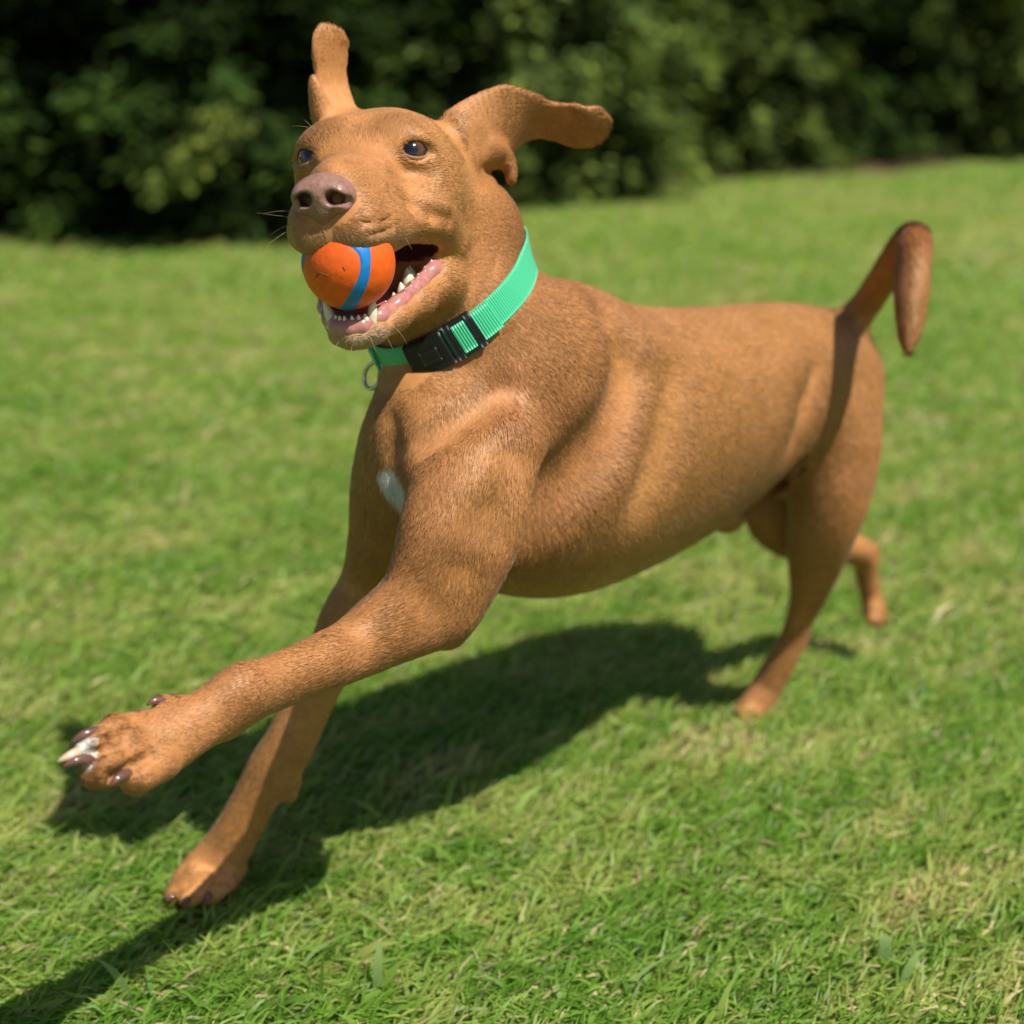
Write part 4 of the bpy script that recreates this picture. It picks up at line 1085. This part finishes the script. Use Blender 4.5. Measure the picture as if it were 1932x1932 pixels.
# ------------------------------------------------------------------ evergreen shrubs and trees behind the lawn
bark = plain('bark', (.085, .058, .040), .9, .1, noise=.4, scale=40, bump=.6)
fol_m = leaf_mat('evergreen_foliage', .75, .25, .12)
def evergreen(name, label, cx, cy, r, h, seed, tone, n_clump=260, per=90, low=.06, sag=.25, sprays=()):
    g = np.random.default_rng(seed)
    root = empty(name, (cx, cy, 0)); tag(root, label, 'shrub' if name.endswith('shrub') else 'tree', 'evergreens along the back of the lawn')
    # trunk with limbs
    parts = []
    z = np.linspace(0, h*.95, 12)[:, None]
    wob = np.hstack([.02*np.sin(z*2.2+seed), .02*np.cos(z*1.9+seed)])
    parts.append(tube_np(np.hstack([np.array([[cx, cy]])+wob, z]), np.linspace(.055*r/.8, .010, 12), 9))
    for i in range(26):
        zz = .15+(h*.8)*g.random(); a = g.uniform(0, 2*np.pi); R = r*(1-.55*zz/h)*.7
        t = np.linspace(0, 1, 6)[:, None]
        q = np.array([[cx, cy, zz]])+t*np.array([[math.cos(a)*R, math.sin(a)*R, .16*R]])+np.array([[0, 0, -.10*R]])*t*t
        parts.append(tube_np(q, np.linspace(.012, .003, 6), 5))
    V, Q = merge(parts); mesh_np('trunk', V, Q, bark, root)
    # foliage: flat drooping sprays gathered in clumps over a lobed cone
    zc = low+(h-low)*g.random(n_clump)**1.55
    a = g.uniform(0, 2*np.pi, n_clump)
    prof = (1-.80*(zc/h)**1.25)*(.80+.20*np.minimum(zc/.5, 1))
    lob = 1+.16*np.sin(3*a+seed)+.12*np.sin(5*a+2.1*zc*3+seed*2)+.10*g.normal(size=n_clump)
    R = r*prof*lob*np.where(g.random(n_clump) < .25, g.uniform(.45, .8, n_clump), g.uniform(.82, 1.04, n_clump))
    ctr = np.stack([cx+np.cos(a)*R, cy+np.sin(a)*R, zc], 1)
    out = np.stack([np.cos(a), np.sin(a), -sag+.15*g.normal(size=n_clump)], 1); out /= np.linalg.norm(out, axis=1)[:, None]
    sz = g.uniform(.8, 2.0, n_clump)
    N = n_clump*per
    ci = np.repeat(np.arange(n_clump), per)
    o_ = out[ci]; s_ = np.cross(o_, [0, 0, 1.0]); s_ /= np.linalg.norm(s_, axis=1)[:, None]+1e-9; u_ = np.cross(s_, o_)
    al = g.uniform(-.10, .15, N)*sz[ci]; ac = g.normal(0, .050, N)*sz[ci]*(1.15-np.abs(al)*3); up = g.normal(0, .026, N)*sz[ci]
    c = ctr[ci]+o_*al[:, None]+s_*ac[:, None]+u_*(up-.35*np.abs(ac))[:, None]
    d = o_+s_*(ac*9+g.normal(0, .22, N))[:, None]+u_*g.normal(0, .15, N)[:, None]; d /= np.linalg.norm(d, axis=1)[:, None]
    w = np.cross(d, u_+.28*g.normal(size=(N, 3))); w /= np.linalg.norm(w, axis=1)[:, None]+1e-9
    L = g.uniform(.040, .085, N); W = L*g.uniform(.13, .24, N)
    c[:, 2] = np.maximum(c[:, 2], .03)
    V = np.stack([c-d*(L*.5)[:, None]-w*(W*.3)[:, None], c+w*W[:, None]-d*(L*.05)[:, None], c+d*(L*.6)[:, None], c-w*W[:, None]-d*(L*.05)[:, None]], 1).reshape(-1, 3)
    Q = np.arange(4*N).reshape(-1, 4)
    base = np.array(tone); nn = noise3(ctr, 5, seed)[ci]
    col = base[None]*(.65+.7*nn)[:, None]*g.normal(1, .12, N)[:, None]
    tip = (al > .07*sz[ci]) & (g.random(N) < .5)
    col = np.where(tip[:, None], col*np.array([1.9, 1.7, 1.2]), col)
    col *= np.clip(g.normal(1.0, .50, n_clump), .25, 2.3)[ci][:, None]
    # single sprays reaching out of the crown, sunlight put into their leaf colour
    for q0, q1, m_, cs in sprays:
        t = g.random(m_)[:, None]; ax_ = nrm(q1-q0); c_ = q0+(q1-q0)*t; wd = .055*(1.15-.7*t)
        sd2 = nrm(np.cross(ax_, [0, 0, 1.])); off_ = g.normal(0, 1, m_)[:, None]*wd
        c_ = c_+sd2*off_+np.array([0, 0, 1.])*(g.normal(0, .025, m_)[:, None]-.25*np.abs(off_))
        d_ = ax_+sd2*off_*9+g.normal(0, .2, (m_, 3)); d_ /= np.linalg.norm(d_, axis=1)[:, None]
        w_ = np.cross(d_, np.array([.15, -.35, .9])+.3*g.normal(size=(m_, 3))); w_ /= np.linalg.norm(w_, axis=1)[:, None]
        L_s = g.uniform(.035, .07, m_)[:, None]; W_s = L_s*.24
        Vs = np.stack([c_-d_*L_s*.5-w_*W_s*.3, c_+w_*W_s, c_+d_*L_s*.6, c_-w_*W_s], 1).reshape(-1, 3)
        V = np.concatenate([V, Vs]); Q = np.arange(len(V)).reshape(-1, 4)
        col = np.concatenate([col, np.array(cs)[None]*g.normal(1, .15, m_)[:, None]])
    # inner twigs added to block light, coloured darker for shade inside the crown
    M = int(n_clump*14)
    zi = low+.02+(h-low)*g.random(M)**1.4; ai = g.uniform(0, 2*np.pi, M); Ri = r*(1-.80*(zi/h)**1.25)*g.uniform(.05, .78, M)
    ci2 = np.stack([cx+np.cos(ai)*Ri, cy+np.sin(ai)*Ri, zi], 1)
    d2 = g.normal(size=(M, 3)); d2 /= np.linalg.norm(d2, axis=1)[:, None]; w2 = np.cross(d2, g.normal(size=(M, 3))); w2 /= np.linalg.norm(w2, axis=1)[:, None]
    L2 = g.uniform(.04, .09, M); W2 = L2*.4
    V2 = np.stack([ci2-d2*L2[:, None], ci2+w2*W2[:, None], ci2+d2*L2[:, None], ci2-w2*W2[:, None]], 1).reshape(-1, 3)
    V2[:, 2] = np.maximum(V2[:, 2], .02)
    Q2 = np.arange(4*M).reshape(-1, 4)+len(V)
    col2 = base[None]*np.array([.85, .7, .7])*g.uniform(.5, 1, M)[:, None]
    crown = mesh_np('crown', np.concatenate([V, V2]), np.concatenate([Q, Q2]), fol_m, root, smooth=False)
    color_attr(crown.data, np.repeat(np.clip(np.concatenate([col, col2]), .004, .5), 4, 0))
FOL_SHADED, FOL_HALF_LIT, FOL_SUNLIT = (.026, .050, .009), (.078, .112, .026), (.092, .134, .034)  # same foliage in shaded, half-lit and sunlit tones: light put into the colour
evergreen('evergreen_shrub', 'dark evergreen shrub cut by the left edge of the picture', -2.35, 5.98, .85, 2.6, 11, FOL_SHADED, 420)
evergreen('evergreen_shrub', 'dark evergreen shrub with a sunlit yellow green spray low on its right side', -1.25, 5.98, .82, 2.7, 12, FOL_SHADED, 420, sprays=[(P(425, 215, 5.15), P(330, 325, 4.95), 260, (.19, .235, .040)), (P(395, 290, 5.10), P(275, 360, 4.92), 200, (.15, .20, .035))])
evergreen('evergreen_shrub', 'dark evergreen shrub behind the dog\'s upright ear', -.62, 6.75, .72, 2.8, 13, FOL_SHADED, 380)
evergreen('evergreen_shrub', 'sunlit mid green evergreen shrub behind the dog\'s head and outstretched ear', .03, 6.85, .66, 2.5, 14, FOL_SUNLIT, 520)
evergreen('evergreen_shrub', 'small loose evergreen shrub standing in front of the dark gap right of the ear', 1.12, 7.95, .46, 1.35, 15, FOL_SUNLIT, 220, sprays=[(P(1340, 270, 7.6), P(1190, 315, 7.1), 160, (.17, .22, .045)), (P(1400, 200, 7.7), P(1470, 120, 7.5), 90, (.13, .17, .04)), (P(1330, 170, 7.8), P(1240, 130, 7.5), 90, (.12, .16, .04))])
evergreen('evergreen_shrub', 'deep green evergreen shrub above the dog\'s back, in the shade of its neighbours', 1.55, 8.6, .75, 2.6, 16, FOL_SHADED, 380)
evergreen('evergreen_shrub', 'mid green evergreen shrub above the dog\'s raised tail', 2.45, 9.0, .85, 2.7, 17, FOL_HALF_LIT, 420)
evergreen('evergreen_shrub', 'evergreen shrub cut by the right edge where the lawn rises', 3.45, 9.9, .9, 2.8, 18, FOL_HALF_LIT, 400)
evergreen('conifer_tree', 'tall dark conifer behind the shrubs at far left', -2.6, 7.9, 1.2, 5.0, 21, FOL_SHADED, 420, 60)
evergreen('conifer_tree', 'tall dark conifer behind the shrubs above the ball', -1.0, 8.3, 1.2, 5.2, 22, FOL_SHADED, 420, 60)
evergreen('conifer_tree', 'tall dark conifer behind the sunlit shrub', .55, 8.9, 1.1, 5.2, 23, FOL_SHADED, 420, 60)
evergreen('conifer_tree', 'tall dark conifer between the loose shrub and the tail', 2.0, 10.4, 1.3, 5.4, 24, FOL_SHADED, 420, 60)
evergreen('conifer_tree', 'tall dark conifer at far right behind the hedge', 3.8, 11.6, 1.4, 5.4, 25, FOL_SHADED, 420, 60)

# far wood beyond the garden: one mass
def far_wood():
    g = np.random.default_rng(77); n = 26000
    a = np.radians(g.uniform(-28, 208, n)); R = g.uniform(24, 32, n)
    top = 4.5+2.2*np.sin(a*7)+1.4*np.sin(a*17+1)+.8*np.sin(a*41)
    z = top*np.sqrt(g.random(n))*g.uniform(.6, 1, n)
    c = np.stack([R*np.cos(a), 2+R*np.sin(a), z], 1)
    d = g.normal(size=(n, 3)); d /= np.linalg.norm(d, axis=1)[:, None]; w = np.cross(d, g.normal(size=(n, 3))); w /= np.linalg.norm(w, axis=1)[:, None]
    L = g.uniform(.18, .42, n)[:, None]
    V = np.stack([c-d*L, c+w*L*.5, c+d*L, c-w*L*.5], 1).reshape(-1, 3); V[:, 2] = np.maximum(V[:, 2], .02)
    o = mesh_np('far_wood', V, np.arange(4*n).reshape(-1, 4), fol_m, smooth=False)
    col = np.array([.045, .078, .018])*(.6+.8*noise3(c*.12+50, 3, 8))[:, None]*g.normal(1, .15, n)[:, None]
    color_attr(o.data, np.repeat(np.clip(col, .005, .4), 4, 0)); tag(o, kind='stuff')
far_wood()
